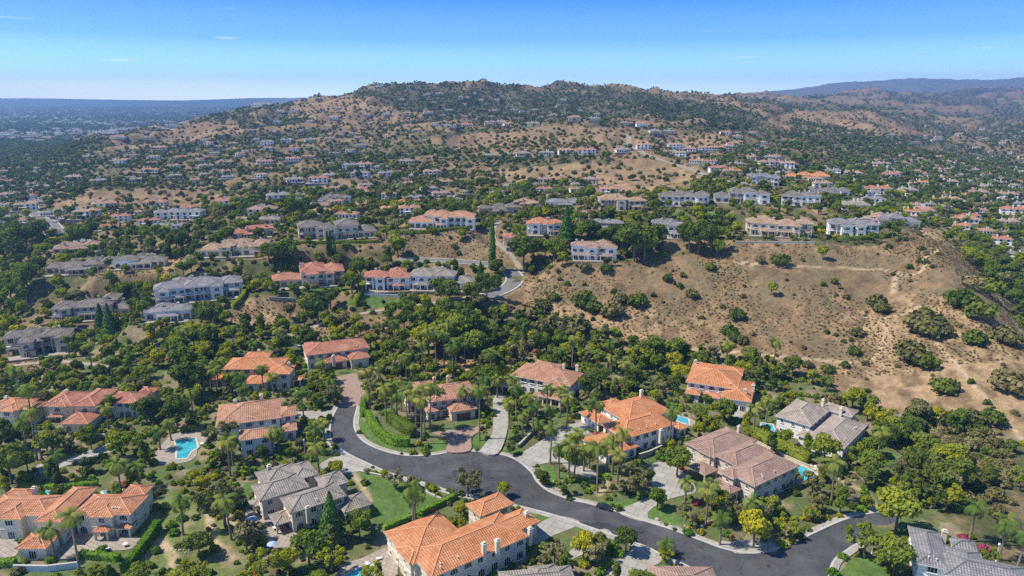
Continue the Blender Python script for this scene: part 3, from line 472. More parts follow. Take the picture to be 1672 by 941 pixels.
for x0, y0, s, pts in ((0,120,3.62,[(575,655),(780,650),(880,590),(1035,625),(700,545),(940,450),(520,505),(430,645),(1220,565),(1340,555),(60,750),(500,865),(1320,800),(1000,870),(1240,430),(1380,425),(860,390),(700,385),(620,815),(1110,870),(240,690),(150,815),(900,790)]),
 (400,110,3.62,[(120,575),(380,545),(285,558),(295,685),(430,690),(530,660),(675,660),(840,658),(980,662),(1110,650),(950,575),(1445,540),(520,800),(200,800),(130,462),(250,450),(390,440),(520,310),(850,285),(960,280),(1085,275),(1200,265),(1210,355),(1320,350),(1450,345),(440,190),(800,120),(1080,168),(1150,168),(1380,203),(1480,200),(1300,185),(1460,265),(210,272),(290,270),(90,895),(430,870),(970,830),(800,610),(700,605),(620,610),(710,285),(560,250)]),
 (800,110,3.618,[(60,342),(120,345),(270,262),(140,262),(30,262),(620,315),(500,318),(980,390),(1060,390),(900,352),(450,522),(790,508),(910,490),(570,522),(330,525),(110,535),(1165,500),(1250,505),(1340,492),(1420,485),(810,340),(1100,488),(250,345),(430,200),(200,530)]),
 (1200,110,3.542,[(290,590),(200,585),(900,405),(1090,408),(1180,418),(1390,415),(1450,425),(1300,400),(1560,445),(980,298),(740,270),(830,745),(990,735),(1300,760),(1410,755),(1580,768),(1440,830),(1610,862),(1330,905),(700,835),(1070,855),(540,595),(900,650),(680,645),(1060,685),(1180,655),(1470,710),(1520,685),(1150,790),(1240,800),(860,580),(1370,605),(800,580),(640,390),(1000,520),(1240,690),(1560,560)])):
    FARROW += [(x0 + u / s, y0 + v / s) for u, v in pts]
# ------------------------------------------------------------------ resolve houses onto the land
HOUSES = []      # dict: o origin, yaw, wings local [(kind,h,x0,y0,x1,y1)], spec, bbox px
for q in NEAR:
    (a, b) = q['ref']; ax, ay = flat(*a, 5); bx, by = flat(*b, 5); yaw = math.atan2(by - ay, bx - ax)
    cu, su = math.cos(yaw), math.sin(yaw); zb = 0.0
    for it in range(2):
        ws = []
        for kind, h, pts in q['w']:
            uu = []; vv = []
            for p in pts:
                X, Y = flat(p[0], p[1], zb + h); uu.append(X * cu + Y * su); vv.append(-X * su + Y * cu)
            x0, x1, y0, y1 = min(uu), max(uu), min(vv), max(vv)
            x0 += 0.5; x1 -= 0.5; y0 += 0.5; y1 -= 0.5          # traced points are roof edges: pull the walls in
            if x1 - x0 < 3.2: c = (x0 + x1) / 2; x0, x1 = c - 1.6, c + 1.6
            if y1 - y0 < 3.2: c = (y0 + y1) / 2; y0, y1 = c - 1.6, c + 1.6
            ws.append([kind, h, x0, y0, x1, y1])
        m = ws[0]; uc, vc = (m[2] + m[4]) / 2, (m[3] + m[5]) / 2; ox, oy = uc * cu - vc * su, uc * su + vc * cu
        zb = float(H(ox, oy))
    chs = []
    for p in q['ch']:
        X, Y = flat(p[0], p[1], zb + 8.2); chs.append((X * cu + Y * su - uc, -X * su + Y * cu - vc))
    for w_ in ws: w_[2] -= uc; w_[4] -= uc; w_[3] -= vc; w_[5] -= vc
    HOUSES.append(dict(o=(ox, oy, zb), yaw=yaw, w=ws, ch=chs, n=q['n'], lab=q['lab'], roof=q['roof'], wall=q['wall'], near=1, base=q['base'][0]))
for px, py, wp, yd, roof, wall, st, lab in MID:
    X, Y, Z = P(px, py); k = kpx(Y, Z); W = min(wp / k, 46); r_ = random.Random(int(px * 7 + py)); yaw = -math.atan2(X, Y) * 0.6 + R(yd) * 0.5 + r_.uniform(-.16, .16)
    D = max(10, min(17, W * 0.46)); h = {1: 3.8, 1.5: 5.2, 2: 6.9}[st]; ws = []
    seg = (3 if W > 30 else 2) + (r_.random() < .4); cuts = [0] + sorted((i + r_.uniform(-.28, .28)) / seg for i in range(1, seg)) + [1]; xs = [-W/2 + W * c_ for c_ in cuts]
    low = r_.randrange(seg) if st > 1.2 and seg > 2 else -1; sb = [r_.choice((0, 1.2, 2.5, 5.0)) for _ in range(seg)]; sb[r_.randrange(seg)] = 0
    if low not in (0, seg - 1): low = -1
    for i in range(seg):
        hh = 3.9 if i == low else h + r_.choice((-.5, 0, .4, .9)) + .013 * i
        ws.append(['L' if (hh > 5 and r_.random() < .55) else 'm', hh, xs[i] - (.3 if i else 0), sb[i], xs[i+1] + (.3 if i < seg - 1 else 0), min(D + 2, sb[i] + D * r_.uniform(.6, 1.0))])
    c = r_.uniform(-W * .25, W * .25); ws.append(['m', h + .6, c - r_.uniform(3, 5), D * .45, c + r_.uniform(3, 5), D + r_.uniform(2, 5)])
    if st > 1.2:
        for i in range(seg):
            if i == low or r_.random() < .2: continue
            hw_ = r_.uniform(1.9, 3.4); c = r_.uniform(xs[i] + hw_ * .6, xs[i+1] - hw_ * .6); ws.append(['b', h + r_.uniform(-.3, .5), c - hw_, sb[i] - r_.uniform(1.2, 3.2), c + hw_, sb[i] + 4])
        for i in range(seg):
            if r_.random() < .7 and i != low: a_ = r_.uniform(0, .4) * (xs[i+1] - xs[i]); ws.append(['p', 3.2 + .02 * i, xs[i] + .6 + a_ * .5, sb[i] - r_.uniform(2.2, 4), xs[i+1] - .6 - a_ * .5, sb[i] + 1.2])
    else: ws.append(['p', 3.1, -W * .2, min(sb) - 3, W * .25, 1.5 + min(sb)])
    chs = [(r_.uniform(-W * .42, W * .42), D * r_.uniform(.35, .8)) for _ in range(2 + (W > 25))]
    HOUSES.append(dict(o=(X, Y, Z), yaw=yaw, w=ws, ch=chs, n=('mansion' if st == 2 else 'hillside_house'), lab=lab, roof=roof, wall=wall, near=0, base=(px, py), W=W))
for h in HOUSES:
    c, s = math.cos(h['yaw']), math.sin(h['yaw']); h['cs'] = (c, s)
    x0 = min(w_[2] for w_ in h['w']); x1 = max(w_[4] for w_ in h['w']); y0 = min(w_[3] for w_ in h['w']); y1 = max(w_[5] for w_ in h['w'])
    h['bb'] = (x0, y0, x1, y1); pts = []
    for kind, hh, a, b, cc, d in h['w']:
        for x, y in ((a, b), (cc, b), (cc, d), (a, d)):
            for z in (0, hh + 1.5): pts.append(proj(h['o'][0] + x * c - y * s, h['o'][1] + x * s + y * c, h['o'][2] + z))
    h['px'] = (min(p[0] for p in pts), min(p[1] for p in pts), max(p[0] for p in pts), max(p[1] for p in pts))
def local(h, X, Y):
    dx = X - h['o'][0]; dy = Y - h['o'][1]; c, s = h['cs']; return dx * c + dy * s, -dx * s + dy * c

# level pads under the houses, then benches for the hill roads
def level(X, Y, zt, wt, sel):
    gZ[sel] = gZ[sel] * (1 - wt) + zt * wt
gX = gY * gS
for h in HOUSES:
    x0, y0, x1, y1 = h['bb']; mg = 2 if h['near'] else 3; fr = 0 if h['near'] else 4
    lx, ly = local(h, gX, gY)
    d = np.maximum(np.maximum(x0 - mg - lx, lx - x1 - mg), np.maximum(y0 - mg - fr - ly, ly - y1 - mg)); sel = d < 12
    gZ[sel] += (h['o'][2] - 0.02 - gZ[sel]) * ss(12, 0, d[sel])
HILLROADS = [ # photo polyline, half width, material, name
 ([(642,424),(700,424),(760,428),(805,432),(835,442),(846,455),(838,468),(815,478),(785,486)], 4.2, 'lane', 'hill_road'),
 ([(430,566),(480,545),(540,524),(590,512),(640,503),(700,496),(760,486),(800,478)], 1.9, 'track', 'footpath'),
 ([(50,318),(56,330),(53,345),(66,356),(84,364),(92,374),(112,384),(140,396)], 4.5, 'lane', 'road'),
 ([(1003,215),(1021,219),(1027,228),(1025,236),(1038,243),(1055,252),(1075,260),(1110,271),(1140,281),(1165,291),(1195,297),(1225,300)], 4.2, 'track', 'road'),
 ([(818,360),(800,378),(808,395),(832,412),(848,432),(852,450)], 1.7, 'track', 'road'),
 ([(0,600),(60,592),(120,590),(180,600),(250,590)], 1.6, 'track', 'footpath'),
]
for ri, rd in enumerate(HILLROADS):
    w_ = [P(*p) for p in smooth(rd[0], 8)]; a = np.array(w_)
    seg = np.r_[0, np.cumsum(np.hypot(np.diff(a[:, 0]), np.diff(a[:, 1])))]; n = max(8, int(seg[-1] / 3)); t = np.linspace(0, seg[-1], n)
    a = np.stack([np.interp(t, seg, a[:, i]) for i in range(3)], 1)
    for i in range(3):
        k = np.ones(9) / 9; pd = np.pad(a[:, i], 4, mode='edge'); a[:, i] = np.convolve(pd, k, 'valid')
    rd_w = rd[1]
    jj = lambda X, Y: (X / Y + S1) / (2 * S1) * (NS - 1)
    best = np.full(gZ.shape, 1e9); zt = np.zeros(gZ.shape)
    for X, Y, Z in a:
        i0, i1 = np.searchsorted(GY, Y - 22), np.searchsorted(GY, Y + 22) + 1
        j0, j1 = int(max(0, jj(X - 22, Y) - 2)), int(min(NS, jj(X + 22, Y) + 3))
        d = np.hypot(gX[i0:i1, j0:j1] - X, gY[i0:i1, j0:j1] - Y); b_ = best[i0:i1, j0:j1]; mm = d < b_; b_[mm] = d[mm]; zt[i0:i1, j0:j1][mm] = Z
    sel = best < rd_w + 14; wt = ss(rd_w + 14, rd_w + 3, best[sel]); gZ[sel] += (zt[sel] - 0.25 - gZ[sel]) * wt
    HILLROADS[ri] = rd + (a,)

def GUL(X, Y):
    "high on spurs, low in gullies"
    w_ = 60 * vn(X / 300, Y / 300, 9); near_ = .5 * ridge(X + w_, Y, 210, 3) + .3 * ridge(X + w_, Y, 520, 2) + .2 * ridge(X + w_, Y, 95, 4); f_ = ss(2500, 4000, Y)
    return near_ * (1 - f_) + f_ * (.5 * ridge(X + w_, Y, 1500, 1) + .3 * ridge(X + w_, Y, 520, 2) + .2 * ridge(X + w_, Y, 210, 3))
# ------------------------------------------------------------------ ground sheet
gX = gY * gS; gpx, gpy = proj(gX, gY, gZ)
n1 = fbm(gX, gY, 60, 50, 4); n2 = fbm(gX, gY, 9, 60, 4); n3 = fbm(gX, gY, 350, 70, 4); n4 = fbm(gX, gY, 2.2, 80, 2)
def C(*c): return np.array(c)
def mixc(a, b, t): return a * (1 - t[..., None]) + b * t[..., None]
dry = C(.35, .245, .135); dry2 = C(.20, .135, .075); chap = C(.085, .09, .038); chap2 = C(.17, .14, .08); gard = C(.11, .145, .05); dirt = C(.28, .22, .15); lawn = C(.10, .165, .04)
def softpoly(poly, wob=9):
    fl = np.clip(700 / gY, .5, 3)
    return inpoly(gpx + (n2 - .5) * wob * fl + (n1 - .5) * wob * 1.5, gpy + (n2 - .5) * wob * .5 * fl + (n1 - .5) * wob, poly)
cdry = mixc(np.broadcast_to(dry, gX.shape + (3,)), dry2, ss(.42, .68, n1) * .8); n6 = fbm(gX, gY * .6, 4.5, 85, 3); cdry = mixc(cdry, dry2 * .7, ss(.5, .66, n6) * .75); cdry = mixc(cdry, chap2, ss(.54, .68, n2 * .6 + n1 * .4) * .7)
cch = mixc(np.broadcast_to(chap, gX.shape + (3,)), chap2, ss(.35, .65, n2))
cgd = mixc(np.broadcast_to(gard, gX.shape + (3,)), C(.17, .13, .075), ss(.46, .58, fbm(gX, gY, 6, 61, 3)) * .5); cgd = mixc(cgd, dirt, ss(.54, .66, n2) * .75)
col = cgd.copy(); hillm = ss(290, 350, gY)
gul = GUL(gX, gY); qf = gul * .66 + n3 * .14 + n1 * .22; QT = float(np.quantile(qf[(gY > 900) & (gY < 5000) & (np.abs(gS) < .75)], .87)); dryn = ss(QT - .02, QT + .02, qf) * .85
cfar = mixc(np.broadcast_to(C(.065, .07, .035), gX.shape + (3,)), C(.12, .10, .06), ss(.4, .6, n2)); cdf = mixc(cdry, C(.21, .15, .095), np.full(gX.shape, .5)); hill = mixc(cfar, cdf, dryn); col = mixc(col, mixc(cch, cdry, ss(.48, .60, n1 * .6 + n2 * .4)), hillm); col = mixc(col, hill, ss(900, 1400, gY))
vl = ss(1250, 1400, gpx) * ss(600, 700, gY) * ss(1700, 1300, gY); col = mixc(col, mixc(cch, dirt, ss(.5, .62, n2)), vl)
farm = ss(8000, 9500, gY); col = mixc(col, np.broadcast_to(C(.15, .14, .12), gX.shape + (3,)), farm); m5 = ss(2300, 3400, gY) * .12; col = mixc(col, np.broadcast_to(C(.12, .09, .07), gX.shape + (3,)), m5)
cdry = mixc(cdry, C(.22, .155, .095), ss(500, 900, gY) * .65)
drym = np.zeros(gX.shape, bool)
for pl in DRY: drym |= softpoly(pl)
col = mixc(col, cdry, drym.astype(float))
col = mixc(col, mixc(np.broadcast_to(C(.035, .05, .045), gX.shape + (3,)), C(.12, .12, .11), ss(.6, .75, n2) * .5), plain)
brush = inpoly(gpx + n1 * 30, gpy, [(1480,690),(1560,690),(1620,720),(1700,740),(1700,950),(1560,840),(1480,760)]) | inpoly(gpx + (n1 - .5) * 30, gpy, [(1560,400),(1700,440),(1700,545),(1640,500)])
col = mixc(col, mixc(cch, cdry, ss(.5, .62, n1 * .5 + n2 * .5)), brush.astype(float) * .9)
vg = inpoly(gpx + (n1 - .5) * 20, gpy, Z1((640,600),(850,590),(1000,700),(1010,960),(470,960))); col[vg] = mixc(np.broadcast_to(C(.15, .175, .055), gX.shape + (3,)), C(.28, .22, .14), ss(.5, .64, n2) * .7)[vg]
for pl in LAWNS: col[inpoly(gpx, gpy, smooth(pl, 4, True))] = lawn
for pl, hw in PATHS:
    pw = np.array([P(*p)[:2] for p in smooth(pl, 6)])
    lo = pw.min(0) - 6; hi = pw.max(0) + 6; sel = (gX > lo[0]) & (gX < hi[0]) & (gY > lo[1]) & (gY < hi[1]); d = np.full(sel.sum(), 1e9)
    for i in range(len(pw) - 1):
        a, b = pw[i], pw[i + 1]; ab = b - a; t = np.clip(((gX[sel] - a[0]) * ab[0] + (gY[sel] - a[1]) * ab[1]) / (ab @ ab + 1e-9), 0, 1)
        d = np.minimum(d, np.hypot(gX[sel] - a[0] - t * ab[0], gY[sel] - a[1] - t * ab[1]))
    t = ss(hw + .8, hw * .4, d); col[sel] = mixc(col[sel], C(.52, .40, .25), t * .75)
col = col * (0.8 + 0.4 * n4[..., None])
V = np.stack([gX, gY, gZ], -1).reshape(-1, 3)
ii = np.arange(NY * NS).reshape(NY, NS); Q = np.stack([ii[:-1, :-1], ii[:-1, 1:], ii[1:, 1:], ii[1:, :-1]], -1).reshape(-1, 4)
gm = bpy.data.materials.new('land'); gm.use_nodes = True; t = gm.node_tree; b = t.nodes['Principled BSDF']; b.inputs['Roughness'].default_value = .95; b.inputs['Specular IOR Level'].default_value = .1
at = N(t, 'ShaderNodeAttribute', attribute_name='Col'); ge = N(t, 'ShaderNodeNewGeometry')
n_ = N(t, 'ShaderNodeTexNoise'); n_.inputs['Scale'].default_value = .55; n_.inputs['Detail'].default_value = 7; n_.inputs['Roughness'].default_value = .7; t.links.new(ge.outputs['Position'], n_.inputs[0])
nb = N(t, 'ShaderNodeTexNoise'); nb.inputs['Scale'].default_value = .05; nb.inputs['Detail'].default_value = 8; nb.inputs['Roughness'].default_value = .65; t.links.new(ge.outputs['Position'], nb.inputs[0])
r1 = N(t, 'ShaderNodeMapRange'); r1.inputs[1].default_value = .3; r1.inputs[2].default_value = .7; r1.inputs[3].default_value = .68; r1.inputs[4].default_value = 1.3; t.links.new(n_.outputs[0], r1.inputs[0])
r2 = N(t, 'ShaderNodeMapRange'); r2.inputs[1].default_value = .3; r2.inputs[2].default_value = .7; r2.inputs[3].default_value = .85; r2.inputs[4].default_value = 1.15; t.links.new(nb.outputs[0], r2.inputs[0])
sc = N(t, 'ShaderNodeVectorMath', operation='SCALE'); t.links.new(at.outputs['Color'], sc.inputs[0]); t.links.new(math_(t, 'MULTIPLY', r1.outputs[0], r2.outputs[0]), sc.inputs['Scale']); t.links.new(sc.outputs[0], b.inputs['Base Color'])
bp = N(t, 'ShaderNodeBump'); bp.inputs['Distance'].default_value = 1.0; bp.inputs['Strength'].default_value = .8; t.links.new(n_.outputs[0], bp.inputs['Height']); t.links.new(bp.outputs[0], b.inputs['Normal'])
me = npmesh('ground', V, Q, [gm], {'Col': ('FLOAT_COLOR', 'POINT', np.concatenate([np.clip(col, 0, 1).reshape(-1, 3), np.ones((NY * NS, 1))], 1))}, True)
tag(link('ground', me), kind='structure')

# ------------------------------------------------------------------ street, kerbs, drives, pools
def sheet(name, poly, z, m, kind='structure', th=0.0):
    mb = MB(); pts = [flat(*p) for p in poly]; pts = [(x, y, z) for x, y in pts]
    ar = sum(pts[i][0] * pts[(i+1) % len(pts)][1] - pts[(i+1) % len(pts)][0] * pts[i][1] for i in range(len(pts)))
    if ar < 0: pts = pts[::-1]
    mb.face(pts, 0)
    for i in range(len(pts)):
        a = pts[i]; b_ = pts[(i + 1) % len(pts)]; mb.face([(a[0], a[1], -0.3), (b_[0], b_[1], -0.3), b_, a], 0)
    o = mb.obj(name, [m]); tag(o, kind=kind); return o
def ribbon(mb, pts, hw, z=None, zs=None, th=.3, m=0, off=0.0):
    P2 = np.array([p[:2] for p in pts]); T_ = np.gradient(P2, axis=0); T_ /= np.linalg.norm(T_, axis=1)[:, None] + 1e-9; Nn = np.stack([-T_[:, 1], T_[:, 0]], 1)
    A = P2 + Nn * (off + hw); B = P2 + Nn * (off - hw); zz = zs if zs is not None else np.full(len(P2), z); s_ = 0
    for i in range(len(P2) - 1):
        l = float(np.hypot(*(P2[i + 1] - P2[i]))); a0, a1, b0, b1 = A[i], A[i+1], B[i], B[i+1]; z0, z1 = zz[i], zz[i+1]
        mb.face([(*b0, z0), (*b1, z1), (*a1, z1), (*a0, z0)], m, [(0, s_), (0, s_ + l), (2*hw, s_ + l), (2*hw, s_)])
        mb.face([(*b0, z0 - th), (*b1, z1 - th), (*b1, z1), (*b0, z0)], m); mb.face([(*a1, z1 - th), (*a0, z0 - th), (*a0, z0), (*a1, z1)], m); s_ += l
sheet('street', ROAD, 0.04, M['asphalt'])
for nm_, ln in (('kerb', UP), ('kerb', LO), ('kerb', BR)):
    pts = [flat(*p) for p in ln]; mb = MB(); ribbon(mb, pts, 0.28, z=0.17); tag(mb.obj(nm_, [M['kerb']]), kind='structure')
for ln, sg in ((UP, 1), (LO, -1), (BR, -1)):                     # pale footway strip outside the kerb
    pts = [flat(*p) for p in ln]; mb = MB(); ribbon(mb, pts, 0.7, z=0.13, off=sg * 1.0); tag(mb.obj('sidewalk', [M['conc']]), kind='structure')
for i, (pl, tn) in enumerate(DRIVES):
    zb = float(H(*flat(*np.mean(pl, 0)))); pl = smooth(pl, 4, True)
    sheet('patio' if tn == 'patio' else 'driveway', pl, max(0.09, zb + .09) + .004 * i, M[tn])
for pts, hw, m, nm_, a in HILLROADS:
    mb = MB(); ribbon(mb, a, hw, zs=a[:, 2], th=.6); tag(mb.obj(nm_, [M[m]]), kind='structure')
    if m == 'lane':
        for sg in (1, -1):
            mb = MB(); ribbon(mb, a, .45, zs=a[:, 2] + .12, off=sg * (hw + .45), th=.6); tag(mb.obj('kerb', [M['kerb']]), kind='structure')
# concrete gutter joints and drain: thin bands crossing the neck of the street
for pl, lab in POOLS:
    pts = [flat(*p) for p in pl]; c = np.mean(pts, 0); zb = float(H(*c)); zb = max(zb, 0) + .2
    root = link('swimming_pool', None, None, (c[0], c[1], zb)); tag(root, lab, 'swimming pool', 'backyard swimming pools')
    mb = MB(); q = [(p[0] - c[0], p[1] - c[1], .05) for p in pts]
    ar = sum(q[i][0] * q[(i+1) % len(q)][1] - q[(i+1) % len(q)][0] * q[i][1] for i in range(len(q)))
    if ar < 0: q = q[::-1]
    mb.face(q, 0); mb.obj('water', [M['water']], root)
    mb = MB(); k = len(q)
    for i in range(k):
        a = q[i]; b_ = q[(i + 1) % k]; oa = (a[0] * 1.0, a[1] * 1.0); nrm = lambda p: (p[0] + p[0] / (math.hypot(*p[:2]) + .01) * .8, p[1] + p[1] / (math.hypot(*p[:2]) + .01) * .8)
        A_, B_ = nrm(a), nrm(b_); mb.face([(a[0], a[1], .1), (*A_, .1), (*B_, .1), (b_[0], b_[1], .1)], 0); mb.face([(*A_, -.4), (*B_, -.4), (*B_, .1), (*A_, .1)], 0)
    mb.obj('coping', [M['coping']], root)

# ------------------------------------------------------------------ house builder
def hip(mb, cap, x0, y0, x1, y1, z, oh=.6, pitch=.38, capr=.13):
    x0 -= oh; y0 -= oh; x1 += oh; y1 += oh; w_ = x1 - x0; d = y1 - y0; hs_ = min(w_, d) / 2; ze = z + .02; zr = ze + hs_ * pitch; sl = math.hypot(hs_, hs_ * pitch)
    A, B, C_, D_ = (x0, y0, ze), (x1, y0, ze), (x1, y1, ze), (x0, y1, ze)
    if w_ >= d: R0, R1 = (x0 + hs_, (y0 + y1) / 2, zr), (x1 - hs_, (y0 + y1) / 2, zr); fs = ((A, B, R1, R0), (B, C_, R1), (C_, D_, R0, R1), (D_, A, R0))
    else: R0, R1 = ((x0 + x1) / 2, y0 + hs_, zr), ((x0 + x1) / 2, y1 - hs_, zr); fs = ((A, B, R0), (B, C_, R1, R0), (C_, D_, R1), (D_, A, R0, R1))
    for f in fs:
        p0 = Vector(f[0]); e = (Vector(f[1]) - p0).normalized(); nn = (Vector(f[1]) - p0).cross(Vector(f[2]) - p0).normalized(); up = nn.cross(e)
        mb.face(f, 0, [((Vector(p) - p0).dot(e) + p0.dot(e), (Vector(p) - p0).dot(up)) for p in f])
    zf = ze - .22                                                   # fascia and soffit
    for a, b in ((A, B), (B, C_), (C_, D_), (D_, A)): mb.face([(a[0], a[1], zf), (b[0], b[1], zf), b, a], 1)
    mb.face([(A[0], A[1], zf), (D_[0], D_[1], zf), (C_[0], C_[1], zf), (B[0], B[1], zf)], 1)
    if capr:
        for a, b in ((A, R0), (D_, R0) if w_ >= d else (B, R0), (B, R1) if w_ >= d else (D_, R1), (C_, R1), (R0, R1)):
            if (Vector(a) - Vector(b)).length > .3: cap.tube(Vector(a) + Vector((0, 0, .03)), Vector(b) + Vector((0, 0, .05)), capr, capr, 5, 2)
    return zr
_wc = {}
def window_mesh(w_, h_, arch, split):
    k = (w_, h_, arch, split)
    if k in _wc: return _wc[k]
    f = MB(); g = MB(); fr = .13; hw = w_ / 2
    if arch:
        n = 8; r_o = hw; zs = h_ - hw
        arc = lambda r_: [(r_ * math.cos(math.pi * i / n), zs + r_ * math.sin(math.pi * i / n)) for i in range(n + 1)]
        o_ = [(hw, 0)] + arc(hw) + [(-hw, 0)]; i_ = [(hw - fr, fr)] + arc(hw - fr) + [(-hw + fr, fr)]
        for j in range(len(o_) - 1):
            a, b, c, d = o_[j], o_[j+1], i_[j+1], i_[j]
            f.face([(a[0], -.1, a[1]), (d[0], -.1, d[1]), (c[0], -.1, c[1]), (b[0], -.1, b[1])]); f.face([(a[0], -.1, a[1]), (b[0], -.1, b[1]), (b[0], .05, b[1]), (a[0], .05, a[1])])
        g.face([(p[0], -.05, p[1]) for p in i_][::-1])
    else:
        for x0, z0, x1, z1 in ((-hw, 0, -hw + fr, h_), (hw - fr, 0, hw, h_), (-hw + fr, 0, hw - fr, fr), (-hw + fr, h_ - fr, hw - fr, h_)): f.box(x0, -.1, z0, x1, .05, z1)
        g.face([(-hw + fr, -.05, fr), (hw - fr, -.05, fr), (hw - fr, -.05, h_ - fr), (-hw + fr, -.05, h_ - fr)])
    for i in range(1, split): x = -hw + w_ * i / split; f.box(x - .04, -.08, fr, x + .04, -.055, h_ - fr - (.2 if arch else 0))
    f.box(-hw - .12, -.2, -.12, hw + .12, .05, -.005)
    fm = f.mesh('window', [M['trim']]); gm_ = g.mesh('pane', [M['glass']])
    j = MB(); j.v = f.v + g.v; j.f = f.f + [tuple(i + len(f.v) for i in q) for q in g.f]; j.m = [0] * len(f.f) + [1] * len(g.f); j.uv = f.uv + g.uv
    _wc[k] = (fm, gm_, j.mesh('window', [M['trim'], M['glass']])); return _wc[k]
gd = MB(); gd.box(-2.5, -.06, 0, 2.5, .04, 2.4)
for i in range(4):
    for j in range(4): gd.box(-2.4 + j * 1.22, -.1, .08 + i * .58, -1.28 + j * 1.22, -.065, .08 + i * .58 + .5)
GD = gd.mesh('garage_door', [M['wood']])
_cc = {}
def column_mesh(hh, m):
    k = (hh, m.name)
    if k not in _cc:
        b_ = MB(); b_.box(-.22, -.22, -.8, .22, .22, hh); _cc[k] = b_.mesh('porch_column', [m])
    return _cc[k]
def build_house(h):
    root = link(h['n'], None, None, h['o'], h['yaw']); tag(root, h['lab'], 'house', 'villas and mansions of the hillside estate')
    wl = MB(); rf = MB(); cl = MB(); ncol = 0; wm = M[h['wall']]; near = h['near']; wins = []; ztop = {}
    for i, (kind, hh, x0, y0, x1, y1) in enumerate(h['w']):
        hh += .007 * i
        if kind == 'p':
            hip(rf, rf, x0, y0, x1, y1, hh - .3, .35, .3, .1 if near else 0)
            n = max(2, int((x1 - x0) / 3.2) + 1)
            for j in range(n):
                x = x0 + .25 + (x1 - x0 - .5) * j / (n - 1); link('porch_column', column_mesh(round(hh, 1) - .4, wm), root, (x, y0 + .24, 0))
            n = max(1, int((x1 - x0) / 2.6))
            continue
        e = .003 * i; yr = y0; rw = (x0, y0, x1, y1)
        if kind == 'L':                                              # two-storey loggia: recessed wall, gallery slab, columns and rail
            hip(rf, rf, x0, y0, x1, y1, hh, .65, .43, .12); lg = MB(); lg.box(x0 + .1, y0 + .1, 2.95, x1 - .1, y0 + 2.7, 3.2); lg.box(x0 + .1, y0 + .12, 4.05, x1 - .1, y0 + .2, 4.15); lg.box(x0 + .05, y0 + .05, hh - .75, x1 - .05, y0 + .4, hh - .25)
            for j in range(int((x1 - x0) / .55)): lg.box(x0 + .3 + j * .55, y0 + .13, 3.2, x0 + .36 + j * .55, y0 + .19, 4.05)
            lg.obj('balcony', [M['trim'] if h['wall'] in ('white', 'bluegrey') else wm], root); n = max(2, int((x1 - x0) / 3.8) + 1)
            for j in range(n): link('porch_column', column_mesh(round(hh - .7, 1), wm), root, (x0 + .35 + (x1 - x0 - .7) * j / (n - 1), y0 + .3, 0))
            y0 = y0 + 2.6
        wl.box(x0 + e, y0 + e, -3.0, x1 - e, y1 - e, hh - .1 - e); wl.box(x0 - .06, y0 - .06, 3.0 + e, x1 + .06, y1 + .06, 3.16 + e, 1) if hh > 5 else None
        if kind != 'L': hip(rf, rf, x0, y0, x1, y1, hh, .65, (.36 if near else .43) + .005 * (i % 3), .15 if near else 0.12)
        ns = 2 if hh > 5 else 1
        for (ax, ay, bx, by, rz, fr) in ((x0, y0, x1, y0, 0, 1), (x1, y0, x1, y1, R(90), 0), (x1, y1, x0, y1, R(180), -1), (x0, y1, x0, y0, R(-90), 0)):
            if fr == -1 and not near: continue
            Ln = math.hypot(bx - ax, by - ay); n = int((Ln - .8) / (3.3 if fr >= 0 else 4.5)); n = max(n, 1 if Ln > 2.6 else 0)
            if kind == 'g' and fr == 1:
                for j in range(1 if Ln < 11 else 2):
                    t_ = .5 if Ln < 11 else (.27, .73)[j]; o = link('garage_door', GD, root, (ax + (bx - ax) * t_, ay - .03, .02), 0); o.scale = (min(1, (Ln - .8) / 5.2), 1, 1)
                continue
            for s_ in range(ns):
                for j in range(n):
                    t_ = (j + .5) / n; X = ax + (bx - ax) * t_; Y = ay + (by - ay) * t_; nx, ny = math.sin(rz), -math.cos(rz); z = 3.25 * s_ + (.9 if (s_ or fr != 1) else .15)
                    hid = False
                    for l, w2 in enumerate(h['w']):
                        if l == i or w2[0] == 'p': continue
                        if w2[2] - .4 < X + nx * .8 < w2[4] + .4 and w2[3] - .4 < Y + ny * .8 < w2[5] + .4 and w2[1] > z: hid = True; break
                    if hid: continue
                    r_ = random.random(); lower_front = (fr == 1 and s_ == 0)
                    if lower_front: k = (2.0, 2.4, r_ < .45, 3)
                    elif fr == 1: k = (2.2, 1.7, r_ < .2, 3) if r_ < .6 else (1.6, 1.6, False, 2)
                    else: k = (1.0, 1.3, r_ < .2, 2)
                    if not near: k = ((2.9, 2.7, r_ < .3, 3) if lower_front else (2.6, 2.3, False, 3) if (fr == 1 and kind == 'L') else (2.4, 1.8, r_ < .15, 3) if fr == 1 else (1.6, 1.7, False, 2))
                    wins.append((fr, k, (X + nx * .03, Y + ny * .03, z), rz))
    wins.sort(key=lambda q: -q[0])
    for fr, k, loc, rz in wins[:(90 if near else 44)]:
        f, g, j = window_mesh(*k)
        if near: o = link('window', f, root, loc, rz); link('pane', g, o)
        else: link('window', j, root, loc, rz)
    wl.obj('wall', [wm, M['trim']], root); ro = rf.obj('roof', [M[h['roof']], M['trim'] if h['wall'] == 'white' else wm, CAPS[h['roof']]], root)
    if cl.v: cl.obj('porch_columns', [wm], root)
